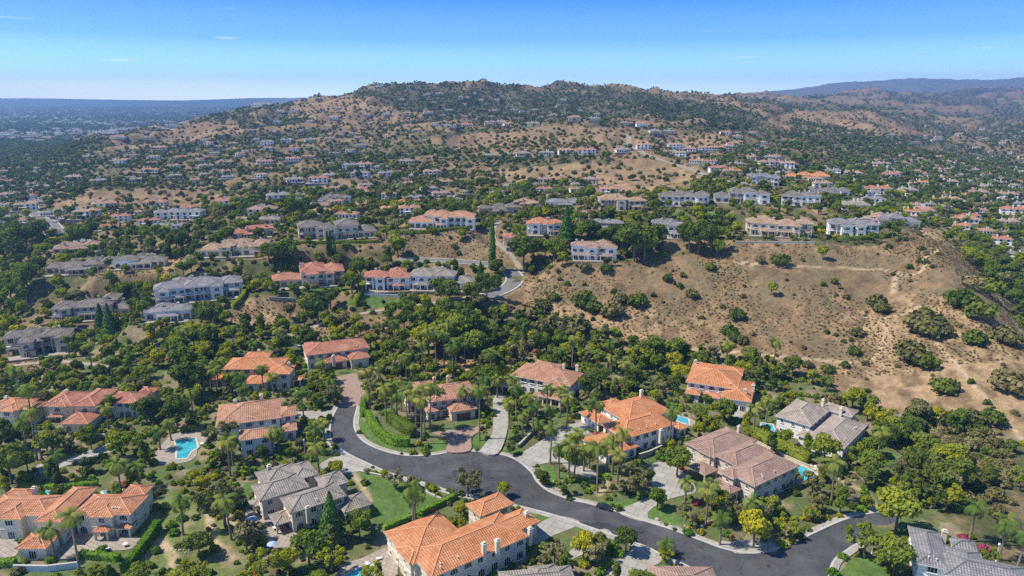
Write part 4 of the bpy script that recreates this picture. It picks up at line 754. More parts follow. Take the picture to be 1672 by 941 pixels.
    for (cx_, cy_) in h['ch']:
        top = 0
        for kind, hh, x0, y0, x1, y1 in h['w']:
            if x0 - 1 < cx_ < x1 + 1 and y0 - 1 < cy_ < y1 + 1 and kind != 'p': top = max(top, hh + min(x1 - x0, y1 - y0) * .14)
        top = (top or 6.5) + 1.0
        c = MB(); c.box(-.55, -.42, top - 4.5, .55, .42, top); c.box(-.68, -.55, top, .68, .55, top + .18); c.box(-.4, -.3, top + .18, .4, .3, top + .55); c.box(-.3, -.31, top + .26, .3, -.305, top + .45, 1)
        link('chimney', c.mesh('chimney', [M['cream'] if h['wall'] in ('white', 'cream', 'bluegrey') else wm, M['dark']]), ro, (cx_, cy_, 0))
    x0, y0, x1, y1 = h['bb']
    if not near:
        tb = MB(); tb.box(x0 + 1, y0 - 4.5, -1.2, x1 - 1, y0 + 3, .12); tb.box(x0 + 1, y0 - 4.6, .12, x1 - 1, y0 - 4.4, .75); tb.obj('terrace', [M['patio']], root)
        bl = [w_ for w_ in h['w'] if w_[0] == 'p' and h['w'][0][1] > 5]
        for w_ in bl[:2]:
            b2 = MB(); zz = 3.55; b2.box(w_[2] + .3, w_[3] + .2, zz, w_[4] - .3, w_[3] + .28, zz + .08)
            b2.box(w_[2] + .3, w_[3] + .2, zz + .8, w_[4] - .3, w_[3] + .28, zz + .9); n = int((w_[4] - w_[2]) / .5)
            for j in range(n + 1): x = w_[2] + .32 + (w_[4] - w_[2] - .64) * j / max(n, 1); b2.box(x - .03, w_[3] + .21, zz + .08, x + .03, w_[3] + .27, zz + .8)
            b2.obj('balcony_railing', [M['trim']], root)
    # roof vents, small pipes
    if near:
        for j in range(3):
            w_ = h['w'][0]; x = random.uniform(w_[2] + 1.5, w_[4] - 1.5); y = w_[3] + random.uniform(.5, 1.6); c = MB(); c.tube((0, 0, w_[1]), (0, 0, w_[1] + 1.1), .1, .1, 6); c.tube((0, 0, w_[1] + 1.1), (0, 0, w_[1] + 1.25), .2, .2, 6)
            link('roof_vent', c.mesh('roof_vent', [M['trim']]), ro, (x, y, 0))
    return root
for h in HOUSES: build_house(h)
# ------------------------------------------------------------------ trees and plants: prototypes
def leaves(lobes, n, size, seed, zsq=1.0, core=.62, quad=True, ico=True):
    r_ = np.random.default_rng(seed); L_ = np.array(lobes); wt = L_[:, 3] ** 2; k = r_.choice(len(L_), n, p=wt / wt.sum())
    d = r_.normal(size=(n, 3)); d /= np.linalg.norm(d, axis=1)[:, None]; d[:, 2] = np.where(d[:, 2] < -.35, -d[:, 2], d[:, 2])
    rad = r_.uniform(.72, 1.08, n); c = L_[k, :3] + d * (L_[k, 3] * rad)[:, None] * np.array([1, 1, zsq])
    nn = d + r_.normal(size=(n, 3)) * .55; nn /= np.linalg.norm(nn, axis=1)[:, None]
    u = np.cross(nn, r_.normal(size=(n, 3))); u /= np.linalg.norm(u, axis=1)[:, None]; v = np.cross(nn, u); s_ = (r_.uniform(.6, 1.3, n) * size)[:, None] / 2
    V = np.stack([c - u * s_ - v * s_ * .6, c + u * s_ * .9 - v * s_ * .8, c + u * s_ * .7 + v * s_, c - u * s_ * .8 + v * s_ * .7], 1).reshape(-1, 3)
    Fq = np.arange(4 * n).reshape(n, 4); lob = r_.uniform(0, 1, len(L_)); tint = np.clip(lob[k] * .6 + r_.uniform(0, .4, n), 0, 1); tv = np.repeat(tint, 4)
    if ico:                                        # rough inner mass, so crowns are not see-through
        for i, l in enumerate(L_):
            a = np.linspace(0, 2 * np.pi, 8, endpoint=False); rows = []
            for ph in (-1.2, -.6, 0, .6, 1.2):
                rr = l[3] * core * (1 + r_.uniform(-.15, .15, 8)); rows.append(np.stack([l[0] + np.cos(a) * math.cos(ph) * rr, l[1] + np.sin(a) * math.cos(ph) * rr, l[2] + math.sin(ph) * rr * zsq], 1))
            b = len(V); V = np.concatenate([V] + rows); q = []
            for rr in range(4):
                for j in range(8): q.append((b + rr * 8 + j, b + rr * 8 + (j + 1) % 8, b + rr * 8 + 8 + (j + 1) % 8, b + rr * 8 + 8 + j))
            q.append((b + 32, b + 34, b + 36, b + 38)); q.append((b + 32, b + 38, b + 37, b + 39))
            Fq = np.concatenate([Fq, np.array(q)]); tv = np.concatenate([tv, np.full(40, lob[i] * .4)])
    return V, Fq, tv
def tree_lobes(seed, R_=3.5, zc=4.6, n=9, flatn=.75):
    r_ = random.Random(seed); out = [(0, 0, zc, R_ * .62)]
    for i in range(n):
        a = 2 * math.pi * i / n + r_.uniform(-.4, .4); q = R_ * r_.uniform(.4, .68); out.append((q * math.cos(a), q * math.sin(a), zc + r_.uniform(-.35, .5) * R_ * flatn, R_ * r_.uniform(.3, .46)))
    for i in range(3): out.append((r_.uniform(-.3, .3) * R_, r_.uniform(-.3, .3) * R_, zc + R_ * flatn * r_.uniform(.35, .65), R_ * r_.uniform(.28, .42)))
    return out
def leafmesh(name, V, Fq, tv, m): return npmesh(name, V, Fq, [m], {'tint': ('FLOAT', 'POINT', tv)})
def trunk_mb(H_, r0=.28, limbs=4, seed=0, mb=None, spread=1.6):
    r_ = random.Random(seed); mb = mb or MB(); mb.tube((0, 0, -.6), (.05, .05, H_), r0, r0 * .65, 7)
    for i in range(limbs):
        a = 2 * math.pi * i / limbs + r_.uniform(-.5, .5); p = Vector((spread * math.cos(a), spread * math.sin(a), H_ + spread * 1.1)); mb.tube((.05, .05, H_ - .2), p * .55 + Vector((0, 0, H_ * .45)), r0 * .5, r0 * .35, 5); mb.tube(p * .55 + Vector((0, 0, H_ * .45)), p, r0 * .35, r0 * .15, 5)
    return mb
SP = ['oak', 'mid', 'lime', 'olive']
def tall_lobes(s):
    r_ = random.Random(s); return [(r_.uniform(-.7, .7), r_.uniform(-.7, .7), 2.4 + .75 * i, r_.uniform(1.0, 1.7) * (1 - abs(i - 3) * .1)) for i in range(8)]
def loose_lobes(s):
    r_ = random.Random(s); o_ = []
    for i in range(17):
        a = r_.uniform(0, 6.28); q = r_.uniform(.6, 3.3); o_.append((q * math.cos(a), q * math.sin(a), 4.4 + r_.uniform(-1.3, 2.2) - q * .2, r_.uniform(.55, 1.05)))
    return o_
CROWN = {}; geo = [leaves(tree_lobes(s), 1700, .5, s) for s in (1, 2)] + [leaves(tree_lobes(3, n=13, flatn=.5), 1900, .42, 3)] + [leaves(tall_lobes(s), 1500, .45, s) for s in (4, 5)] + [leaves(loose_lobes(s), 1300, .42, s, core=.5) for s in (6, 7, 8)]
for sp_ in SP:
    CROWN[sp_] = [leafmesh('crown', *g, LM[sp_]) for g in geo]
TRUNK = [trunk_mb(2.9, .26, 4, s).mesh('trunk', [M['bark']]) for s in (1, 2)]
sh = []
for s in (11, 12, 13):
    r_ = random.Random(s); lb = [(0, 0, .55, .75)] + [(.7 * math.cos(a), .7 * math.sin(a), .35 + r_.uniform(0, .3), r_.uniform(.35, .55)) for a in (0.2, 1.4, 2.5, 3.6, 4.9)]
    sh.append(leaves(lb, 420, .26, s))
SHRUB = {k: [leafmesh('shrub', *g, LM[k]) for g in sh] for k in ('mid', 'dry', 'oak', 'lime', 'hedge', 'olive', 'bloom')}
# conifer and cypress
def cone(seed, H_, R0, n, size, z0, pw=1.0, jag=.25):
    r_ = np.random.default_rng(seed); t = r_.uniform(0, 1, n) ** 1.4; a = r_.uniform(0, 2 * np.pi, n); rr = R0 * (1 - t) ** pw * (1 - jag * (np.sin(t * 40 + a * 2) * .5 + .5)) * r_.uniform(.75, 1.05, n)
    c = np.stack([np.cos(a) * rr, np.sin(a) * rr, z0 + t * (H_ - z0)], 1); nn = np.stack([np.cos(a), np.sin(a), np.full(n, .5)], 1) + r_.normal(size=(n, 3)) * .4; nn /= np.linalg.norm(nn, axis=1)[:, None]
    u = np.cross(nn, r_.normal(size=(n, 3))); u /= np.linalg.norm(u, axis=1)[:, None]; v = np.cross(nn, u); s_ = (r_.uniform(.6, 1.2, n) * size)[:, None] / 2
    V = np.stack([c - u * s_ - v * s_, c + u * s_ - v * s_ * .7, c + u * s_ * .8 + v * s_, c - u * s_ + v * s_ * .8], 1).reshape(-1, 3)
    Fq = np.arange(4 * n).reshape(n, 4); tv = np.repeat(r_.uniform(0, 1, n), 4)
    a8 = np.linspace(0, 2 * np.pi, 8, endpoint=False); b = len(V); rows = [np.stack([np.cos(a8) * R0 * .7 * (1 - q) ** pw, np.sin(a8) * R0 * .7 * (1 - q) ** pw, np.full(8, z0 + q * (H_ - z0))], 1) for q in (0, .33, .66, .98)]
    V = np.concatenate([V] + rows); q = [(b + i * 8 + j, b + i * 8 + (j + 1) % 8, b + i * 8 + 8 + (j + 1) % 8, b + i * 8 + 8 + j) for i in range(3) for j in range(8)]
    return V, np.concatenate([Fq, np.array(q)]), np.concatenate([tv, np.full(32, .2)])
CONI = leafmesh('crown', *cone(5, 12, 3.2, 2600, .5, 1.2, .85), LM['conifer']); CYP = leafmesh('crown', *cone(6, 12, 1.0, 1500, .36, .4, .35, .1), LM['conifer'])
CONT = trunk_mb(3, .25, 0).mesh('trunk', [M['bark']])
# palms
def fronds(seed, nf=24, Lf=3.4, droop=1.0):
    r_ = random.Random(seed); V = []; Fq = []; tv = []
    for f in range(nf):
        a = 2 * math.pi * f / nf * 1.0 + r_.uniform(-.2, .2) + (f % 3) * .7; up = (.95, .45, -.05, -.5)[f % 4] + r_.uniform(-.15, .15); L_ = Lf * r_.uniform(.85, 1.1); pts = []; x = z = 0; ang = up; ns = 8
        for i in range(ns + 1):
            pts.append((x, z, ang)); x += math.cos(ang) * L_ / ns; z += math.sin(ang) * L_ / ns; ang -= droop * .26
        ca, sa = math.cos(a), math.sin(a); tt = r_.uniform(0, 1) if up > -.3 else 1.0
        for i in range(ns):
            (x0, z0, g0), (x1, z1, g1) = pts[i], pts[i + 1]
            for sd_ in (1, -1):
                for k in range(3):
                    q = (k + .08) / 3; q2 = (k + .85) / 3; xa = x0 + (x1 - x0) * q; za = z0 + (z1 - z0) * q; xb = x0 + (x1 - x0) * q2; zb = z0 + (z1 - z0) * q2
                    ll = .72 * math.sin(math.pi * min(.97, (i + q + .6) / (ns + .6))) ** .6 * r_.uniform(.8, 1.1); dr = -.45 * ll; fw = .35 * ll
                    pp = [(xa, 0, za), (xb, 0, zb), (xb + fw, sd_ * ll, zb + dr), (xa + fw + .02, sd_ * ll * .95, za + dr)]
                    b = len(V); V += [(p[0] * ca - p[1] * sa, p[0] * sa + p[1] * ca, p[2]) for p in pp]; Fq.append((b, b + 1, b + 2, b + 3)); tv += [tt] * 4
    return np.array(V), np.array(Fq), np.array(tv)
PALM = [leafmesh('crown', *fronds(s, n, l, d), LM['palm']) for s, n, l, d in ((1, 19, 3.5, 1.0), (2, 17, 3.7, 1.15), (3, 21, 3.2, .95))]
pt = MB(); zz = [0, .25, .5, .75, 1.0]; rr = [.38, .28, .25, .23, .22]
for i in range(4): pt.tube((.02 * i * i * .3, 0, zz[i] if i else -.05), (.02 * (i + 1) ** 2 * .3, 0, zz[i + 1]), rr[i], rr[i + 1], 8)
PTR = pt.mesh('trunk', [M['palmbark']])

# ------------------------------------------------------------------ placement helpers
ROADW = ROAD; BLOCK = [ROAD] + [smooth(d[0], 3, True) for d in DRIVES] + [p[0] for p in POOLS]
near_pts_poly = BLOCK + LAWNS
CLEAR = [Z2((430,430),(700,430),(700,500),(560,520),(430,480)), [(950,812),(1035,812),(1035,852),(950,852)], [(0,860),(250,850),(275,941),(0,960)], Z1((610,600),(850,640),(700,960),(480,960),(500,850)), Z3((620,720),(760,700),(1100,830),(1000,860)), Z2((560,760),(850,600),(880,640),(600,800)), [(1390,900),(1440,880),(1470,960),(1390,960)], Z1((840,900),(980,900),(1037,960),(840,960))]
NOSC = [Z2((430,270),(500,240),(560,300),(700,370),(700,435),(520,430),(440,340)), A1((1080,960),(1250,720),(1431,480),(1500,520),(1300,760),(1180,960)), A1((700,740),(1150,720),(1140,860),(720,860))]
def free(X, Y, px, py, rad):
    ok = np.ones(X.shape, bool)
    for pl in NOSC: ok &= ~inpoly(px, py, pl)
    for h in HOUSES:
        lx, ly = local(h, X, Y)
        if h['near']:
            for k_, hh, x0, y0, x1, y1 in h['w']: ok &= ~((lx > x0 - rad) & (lx < x1 + rad) & (ly > y0 - rad) & (ly < y1 + rad))
        else:
            x0, y0, x1, y1 = h['bb']; ok &= ~((lx > x0 - rad) & (lx < x1 + rad) & (ly > y0 - 4.5 - rad) & (ly < y1 + rad))
    for pl in BLOCK: ok &= ~inpoly(px, py, pl)
    for r_ in HILLROADS:
        a = r_[4]; m = (X > a[:, 0].min() - 8) & (X < a[:, 0].max() + 8) & (Y > a[:, 1].min() - 8) & (Y < a[:, 1].max() + 8)
        ix = np.nonzero(m)[0]
        if len(ix):
            d = np.min(np.hypot(X[ix, None] - a[None, :, 0], Y[ix, None] - a[None, :, 1]), 1); ok[ix[d < r_[1] + 1.0 + rad * .5]] = False
    return ok
def hides(px, py, ptop, half, tol=.25):
    "would a plant standing at px,py with its top at ptop hide a house or the street"
    bad = np.zeros(px.shape, bool)
    for h in HOUSES:
        a, b, c, d = h['px']; mrg = (c - a) * .04; gy = h['o'][1]
        bad |= (px + half > a + mrg) & (px - half < c - mrg) & (py > d - (2 if h['near'] else -1)) & (ptop < d - (d - b) * tol) & (py < d + 120)
    return bad
def jitter(Ya, Yb, cell, sx=.80):
    ys = np.arange(Ya, Yb, cell); out = []
    for y in ys:
        n = int(2 * sx * y / cell) + 1; x = (np.arange(n) - n / 2 + rng.uniform(-.5, .5, n)) * cell; out.append(np.stack([x, y + rng.uniform(-.5, .5, n) * cell], 1))
    a = np.concatenate(out); X, Y = a[:, 0], a[:, 1]; Z = H(X, Y); px, py = proj(X, Y, Z); m = (px > -120) & (px < 1790) & (py < 1010) & (np.abs(X / Y) < S1 - .02)
    return X[m], Y[m], Z[m], px[m], py[m]
def inany(px, py, polys):
    r_ = np.zeros(px.shape, bool)
    for p in polys: r_ |= inpoly(px, py, p)
    return r_
WOOD = [[(400,545),(470,522),(560,530),(640,540),(680,505),(760,488),(830,525),(900,545),(980,562),(1100,575),(1220,590),(1300,612),(1240,640),(1130,600),(1000,605),(940,600),(800,600),(700,612),(620,605),(590,565),(480,562)],
 [(0,380),(60,380),(110,400),(75,470),(40,520),(0,560)], [(1380,640),(1500,690),(1560,740),(1560,830),(1500,840),(1420,780)], [(620,500),(700,500),(860,560),(820,610),(690,600)], [(300,330),(860,300),(860,335),(640,352),(400,365)], [(240,560),(340,555),(380,600),(330,640),(240,620)],
 [(1560,410),(1700,430),(1700,540),(1620,470)], [(1290,195),(1340,200),(1440,225),(1440,240),(1290,235)], [(560,262),(700,250),(860,255),(760,285),(620,300),(540,290)], [(1040,165),(1200,175),(1240,200),(1180,215),(1060,195)], [(1260,235),(1400,225),(1560,262),(1672,255),(1672,300),(1450,290),(1300,275)]]
LIST = [ # px, base py, height px, species  (trees one can point at in the photograph)
 (79,748,44,'mid'),(200,748,46,'lime'),(119,640,24,'lime'),(505,925,60,'mid'),(542,935,50,'lime'),(588,880,50,'mid'),(430,950,56,'mid'),(470,935,42,'lime'),(752,845,26,'lime'),(748,872,34,'lime'),
 (764,812,50,'olive'),(645,795,34,'olive'),(678,800,28,'olive'),(1230,895,64,'lime'),(1280,880,42,'lime'),(1462,870,76,'mid'),(1410,912,62,'mid'),(1458,940,66,'mid'),(1390,672,40,'lime'),(1430,705,46,'lime'),(1420,780,46,'mid'),(1345,760,52,'mid'),
 (1105,778,50,'mid'),(1035,806,54,'olive'),(1073,832,36,'mid'),(1022,903,44,'oak'),(975,925,46,'olive'),(905,920,40,'olive'),(1087,922,28,'lime'),(823,812,26,'lime'),(1100,605,30,'lime'),(1110,625,32,'lime'),(1160,710,34,'lime'),(1180,690,40,'mid'),(1140,715,26,'lime'),
 (1325,810,44,'olive'),(1293,615,34,'oak'),(1245,610,34,'oak'),(365,745,60,'olive'),(368,860,80,'olive'),(520,530,50,'oak'),(540,505,34,'oak'),(345,540,48,'oak'),(330,520,30,'oak'),(720,492,40,'oak'),(735,500,42,'oak'),(770,498,38,'oak'),(795,490,46,'oak'),
 (1020,420,54,'oak'),(1035,428,62,'oak'),(1052,425,54,'oak'),(1070,410,44,'oak'),(1000,400,34,'oak'),(1125,412,50,'oak'),(1140,415,54,'oak'),(1160,410,46,'oak'),(1170,420,28,'mid'),(855,440,56,'oak'),(870,432,44,'oak'),(890,425,34,'mid'),(905,428,38,'mid'),(950,395,32,'mid'),(965,392,34,'oak'),(980,398,28,'oak'),
 (1457,390,34,'mid'),(25,420,56,'oak'),(12,440,60,'oak'),(45,410,48,'oak'),(65,400,40,'oak'),(20,500,50,'mid'),(45,470,40,'mid'),(130,400,36,'mid'),(150,395,34,'oak'),(290,415,40,'oak'),(455,440,46,'oak'),(470,430,40,'mid'),(440,430,34,'mid'),(480,360,36,'oak'),(495,358,30,'oak'),(640,430,34,'oak'),(650,420,36,'mid'),(590,460,40,'mid'),(575,480,36,'oak'),
 (290,590,40,'mid'),(300,610,44,'mid'),(260,600,30,'lime'),(310,650,60,'oak'),(290,700,50,'oak'),(240,690,44,'oak'),(210,660,36,'mid'),(20,790,70,'oak'),(5,740,56,'oak'),(110,740,34,'olive'),(150,735,30,'oak'),(380,640,34,'mid'),(625,560,34,'olive'),(640,545,30,'oak'),(660,540,34,'oak'),
 (975,640,44,'oak'),(960,650,40,'oak'),(1000,650,36,'mid'),(1100,590,40,'mid'),(1070,585,36,'mid'),(1050,590,34,'oak'),(850,600,50,'olive'),(880,580,40,'oak'),(800,640,44,'mid'),(720,560,66,'mid'),(740,575,62,'mid'),(700,580,54,'lime'),(760,560,56,'oak'),(775,590,50,'mid'),(690,550,46,'mid'),(735,540,50,'oak'),
 (1530,815,60,'oak'),(1560,800,56,'oak'),(1500,790,60,'oak'),(1480,810,50,'oak'),(1455,720,40,'mid'),(1500,705,24,'oak'),(1530,545,28,'oak'),(1510,530,28,'oak'),(1665,800,40,'mid'),(1130,860,30,'olive'),(1190,855,44,'olive'),(1330,835,36,'olive')]
PALMS = [ # px, base py, crown py
 (69,754,672),(61,752,640),(44,740,688),(132,943,852),(90,915,868),(182,684,650),(356,633,592),(345,636,600),(335,640,604),(381,760,716),(430,640,602),(455,740,704),(447,742,708),(521,773,732),(497,690,640),(530,720,690),(516,740,700),
 (631,690,634),(640,682,628),(665,700,640),(680,712,642),(694,714,636),(688,725,655),(702,700,634),(757,678,638),(783,720,640),(775,672,640),(604,668,644),(655,672,630),(648,690,646),(668,676,630),(715,672,640),(795,660,620),(812,650,618),
 (843,684,634),(871,704,664),(915,680,636),(893,672,634),(853,712,678),(832,700,660),(900,700,668),(862,690,650),(925,700,650),(880,716,690),
 (913,782,732),(929,788,730),(937,784,744),(944,745,708),(973,726,662),(975,805,735),(1000,775,722),(1014,762,708),(990,770,724),(962,765,738),(953,770,732),(1008,790,742),
 (1085,908,892),(1429,762,706),(1582,885,830),(1630,915,862),(1640,890,850),(1118,822,788),(1152,858,800),(974,608,578),(998,612,584),(1015,610,590),(960,600,575),(1240,620,600),(1250,690,655),(1350,640,620),
 (230,620,598),(245,618,600),(200,625,602),(215,600,580),(700,600,540),(712,590,545),(725,600,548),(745,600,555),(760,600,560),(735,585,530),(690,600,560),(660,590,560),(620,625,600),(600,630,606),(300,650,600),(280,720,690),(262,735,705),(1660,930,880),(1015,412,380)]
LANDM = [(h['lab'], (h['px'][0] + h['px'][2]) / 2, (h['px'][1] + h['px'][3]) / 2, h['px']) for h in HOUSES]
PH = {}
short = ['barrel tiled villa', 'red pavilion villa', 'left edge orange house', 'large grey tiled house', 'pinkish terracotta house', 'orange house with end chimney', 'coral red house', 'house behind the palm row', 'uphill terracotta house', 'curved drive orange house', 'bright orange tiled house',
 'dusty brown house with pool', 'white grey brown roofed house', 'slate roof at lower right', 'largest orange roof', 'bottom edge grey roof', 'bottom edge brown roof',
 'lowest tan mansion on the left', 'tan mansion with arched window', 'long ranch house', 'grey house with white porch', 'large blue grey mansion', 'small white pavilion house', 'beige veranda house', 'red house with garage wing', 'long double mansion', 'red house with pool terrace', 'grey house with white balcony', 'terraced slope white mansion', 'low grey ridge roof', 'pointed conifer terracotta house', 'small red cottage', 'white arched villa',
 'tan roofed cream mansion', 'green grey roof in trees', 'grey roofed ridge mansion', 'white house between tree clumps', 'widest white mansion', 'hill brow cream mansion', 'dark blue grey ridge house', 'house with white decks', 'round lawn pale house', 'slate house behind the hedge', 'purple grey spur house', 'long low orange roof', 'salmon bungalow', 'brown bungalow among trees', 'dark hipped house with arches', 'round tan house', 'white grey valley house', 'pale low ridge house']
for l, s_ in zip(LANDM, short): PH[l[0]] = s_
FARL = [('winding ridge road', 1030, 235), ('dry knoll', 1060, 275), ('highest summit', 700, 150), ('left ridge end', 170, 240), ('left valley road', 80, 350), ('wooded valley floor', 600, 320), ('right valley floor', 1580, 320), ('dry ridge on the right', 1370, 195), ('brown slope under the summit', 860, 230), ('left hill row', 200, 300), ('left plain', 60, 220), ('far white villas row', 1180, 245), ('upper centre houses', 740, 205), ('cleared pads left of summit', 560, 170), ('right canyon trees', 1330, 220), ('spur flank', 1610, 430), ('pale hill brow cut', 1230, 415), ('trail bend', 1435, 570), ('dry hill face', 1300, 500), ('field beside the big oak', 430, 510), ('gulch below the dry hill', 900, 560), ('left roadside woods', 40, 450)]
ORD = ['first', 'second', 'third', 'fourth', 'fifth', 'sixth', 'seventh', 'eighth', 'ninth', 'tenth', 'eleventh', 'twelfth']
def label_all(items):
    "items: (obj, px, py, noun phrase). Label = noun + relation to the nearest landmark, told apart by order from the left"
    cl = {}
    for o, px, py, noun in items:
        best = None
        for lab, cx_, cy_, bb in LANDM:
            d = math.hypot(max(bb[0] - px, 0, px - bb[2]), 1.6 * max(bb[1] - py, 0, py - bb[3]))
            if best is None or d < best[0]: best = (d, PH[lab], cx_, cy_, bb)
        for nm_, cx_, cy_ in FARL:
            d = math.hypot(px - cx_, 1.6 * (py - cy_)) - 10
            if d < best[0]: best = (d, nm_, cx_, cy_, (cx_ - 25, cy_ - 8, cx_ + 25, cy_ + 8))
        _, nm_, cx_, cy_, bb = best
        rel = 'below' if py > bb[3] + 2 else ('above' if py < bb[1] + 3 else ('left of' if px < cx_ else 'right of'))
        cl.setdefault((noun, rel, nm_), []).append((px, o))
    for (noun, rel, nm_), l in cl.items():
        l.sort(key=lambda q: q[0])
        for i, (px, o) in enumerate(l):
            if len(l) == 1: s_ = f'{noun} {rel} the {nm_}'
            elif i == len(l) - 1: s_ = f'rightmost {noun} {rel} the {nm_}'
            elif i < 12: s_ = f'{ORD[i]} {noun} from the left {rel} the {nm_}'
            elif len(l) - 1 - i < 12: s_ = f'{ORD[len(l) - 1 - i]} {noun} from the right {rel} the {nm_}'
            else: s_ = f'{noun} midway in the cluster {rel} the {nm_}'
            o['label'] = s_
TRE = []; PLM = []; SHR = []
def put_tree(X, Y, Z, s_, sp_, ks=None, sq=1.0):
    root = link(dict(oak='oak_tree', mid='broadleaf_tree', lime='broadleaf_tree', olive='olive_tree')[sp_], None, None, (X, Y, Z), rng.uniform(0, 6.28)); root.scale = (s_, s_, s_ * sq)
    c = CROWN[sp_][rng.choice(ks) if ks else rng.integers(len(geo))]; link('crown', c, root); link('trunk', TRUNK[rng.integers(2)], root)
    tag(root, None, 'tree', 'garden and hillside trees'); px, py = proj(X, Y, Z)
    big = 'large' if s_ > 1.3 else ('small' if s_ < .75 else '')
    TRE.append((root, float(px), float(py), (big + ' ' + dict(oak='dark green tree', mid='mid green tree', lime='yellow green tree', olive='olive tree')[sp_]).strip())); return root
def put_palm(X, Y, Z, h_, k):
    root = link('palm_tree', None, None, (X, Y, Z), rng.uniform(0, 6.28)); root.rotation_euler = (rng.uniform(-.05, .05), rng.uniform(-.05, .05), rng.uniform(0, 6.28))
    t_ = link('trunk', PTR, root); t_.scale = (1, 1, h_); c = link('crown', PALM[k], root, (.1, 0, h_)); q = min(1.3, .9 + h_ / 40); c.scale = (q, q, q)
    tag(root, None, 'palm tree', 'palm trees of the gardens'); px, py = proj(X, Y, Z); PLM.append((root, float(px), float(py), ('tall' if h_ > 12 else 'short' if h_ < 7 else 'slender') + ' feathery palm'))
def put_shrub(X, Y, Z, s_, sp_, hs_=1.0):
    o = link('shrub', SHRUB[sp_][rng.integers(3)], None, (X, Y, Z - .1), rng.uniform(0, 6.28)); o.scale = (s_, s_ * rng.uniform(.8, 1.2), s_ * hs_); tag(o, None, 'shrub', 'shrubs on slopes and in gardens')
    px, py = proj(X, Y, Z); SHR.append((o, float(px), float(py), ('big ' if s_ > 2 else '') + dict(mid='green shrub', dry='dry olive bush', oak='dark bush', lime='yellow green shrub', hedge='clipped green bush', olive='grey green bush', bloom='flowering bush')[sp_]))
def near_mask(px, py): return None
for px, py, hp, sp_ in LIST:
    X, Y, Z = P(px, py); s_ = hp / kpx(Y, Z) / .93 / 7.8; put_tree(X, Y, Z, s_, sp_, (5, 6, 7) if sp_ == 'olive' else (0, 1, 2, 0, 1, 5))
for px, py, top in PALMS:
    X, Y, Z = P(px, py); h_ = max(3.5, (py - top) / kpx(Y, Z) / math.cos(math.atan2(CAMH - Z, Y))); put_palm(X, Y, Z, h_, int(rng.integers(3)))
def special(name, px, py, hp, crown, lab, cat):
    X, Y, Z = P(px, py); s_ = hp / kpx(Y, Z) / .93 / 12; root = link(name, None, None, (X, Y, Z)); root.scale = (s_,) * 3; link('crown', crown, root); link('trunk', CONT, root); tag(root, lab, cat, None)
special('conifer_tree', 543, 884, 84, CONI, 'bright green conical conifer beside the large grey tiled house', 'conifer tree')
special('conifer_tree', 925, 396, 56, CONI, 'dark pointed conifer right of the terracotta and white house', 'conifer tree')
special('conifer_tree', 168, 548, 50, CONI, 'left dark conifer of the pair right of the tan mansions', 'conifer tree')
special('conifer_tree', 182, 552, 54, CONI, 'right dark conifer of the pair right of the tan mansions', 'conifer tree')
special('cypress_tree', 536, 416, 36, CYP, 'left slim cypress of the trio below the long double mansion', 'cypress tree')
special('cypress_tree', 541, 417, 38, CYP, 'middle slim cypress of the trio below the long double mansion', 'cypress tree')
special('cypress_tree', 547, 416, 30, CYP, 'right slim cypress of the trio below the long double mansion', 'cypress tree')
special('cypress_tree', 804, 440, 76, CYP, 'tallest lone cypress beside the hill road cul de sac', 'cypress tree')
special('cypress_tree', 1271, 352, 30, CYP, 'dark column cypress left of the house with white decks', 'cypress tree')
special('conifer_tree', 785, 452, 24, CONI, 'small conifer at the right end of the grey roofed double mansion', 'conifer tree')
special('conifer_tree', 768, 835, 22, CYP, 'small column shrub tree by the curved kerb above the lawn', 'cypress tree')
# ------------------------------------------------------------------ scatter
NOFF = [LAWNS[0], LAWNS[1], LAWNS[2]]
lawn_all = LAWNS
used = [(o.location.x, o.location.y) for o, *_ in TRE + PLM]; used = np.array(used)
def apart(X, Y, d):
    ok = np.ones(X.shape, bool)
    for x, y in used: ok &= (X - x) ** 2 + (Y - y) ** 2 > d * d
    return ok
trees = []  # X Y Z scale species
def add(X, Y, Z, s_, sp_): trees.append(np.stack([X, Y, Z, s_, sp_], 1))
def pick(n, w_): return rng.choice(len(w_), n, p=np.array(w_) / sum(w_)).astype(float)
# near gardens
X, Y, Z, px, py = jitter(125, 335, 6.4)
n_ = fbm(X, Y, 35, 90, 3); wd = inany(px, py, WOOD); dr = inany(px, py, DRY); pr = np.where(wd, .85, np.where(dr, .0, .42 + 1.2 * (n_ - .42)))
pr = np.where(inpoly(px, py, [(1480,690),(1600,700),(1700,760),(1700,950),(1640,860),(1560,800)]), .22, pr)
s_ = np.where(wd, rng.uniform(.8, 1.3, len(X)), rng.uniform(.55, 1.05, len(X))); top = py - s_ * 7.8 * kpx(Y, Z) * .9
m = (rng.uniform(size=len(X)) < pr) & free(X, Y, px, py, 2.6) & ~inany(px, py, lawn_all + CLEAR) & ~hides(px, py, top, s_ * 3.2 * kpx(Y, Z)) & apart(X, Y, 4.0)
for pl in (ROAD,):
    m &= ~inpoly(px, top, pl) & ~inpoly(px, (top + py) / 2, pl) | (rng.uniform(size=len(X)) < .04) & ~inpoly(px, py, pl)
add(X[m], Y[m], Z[m], s_[m], pick(m.sum(), [.24, .42, .18, .16]))
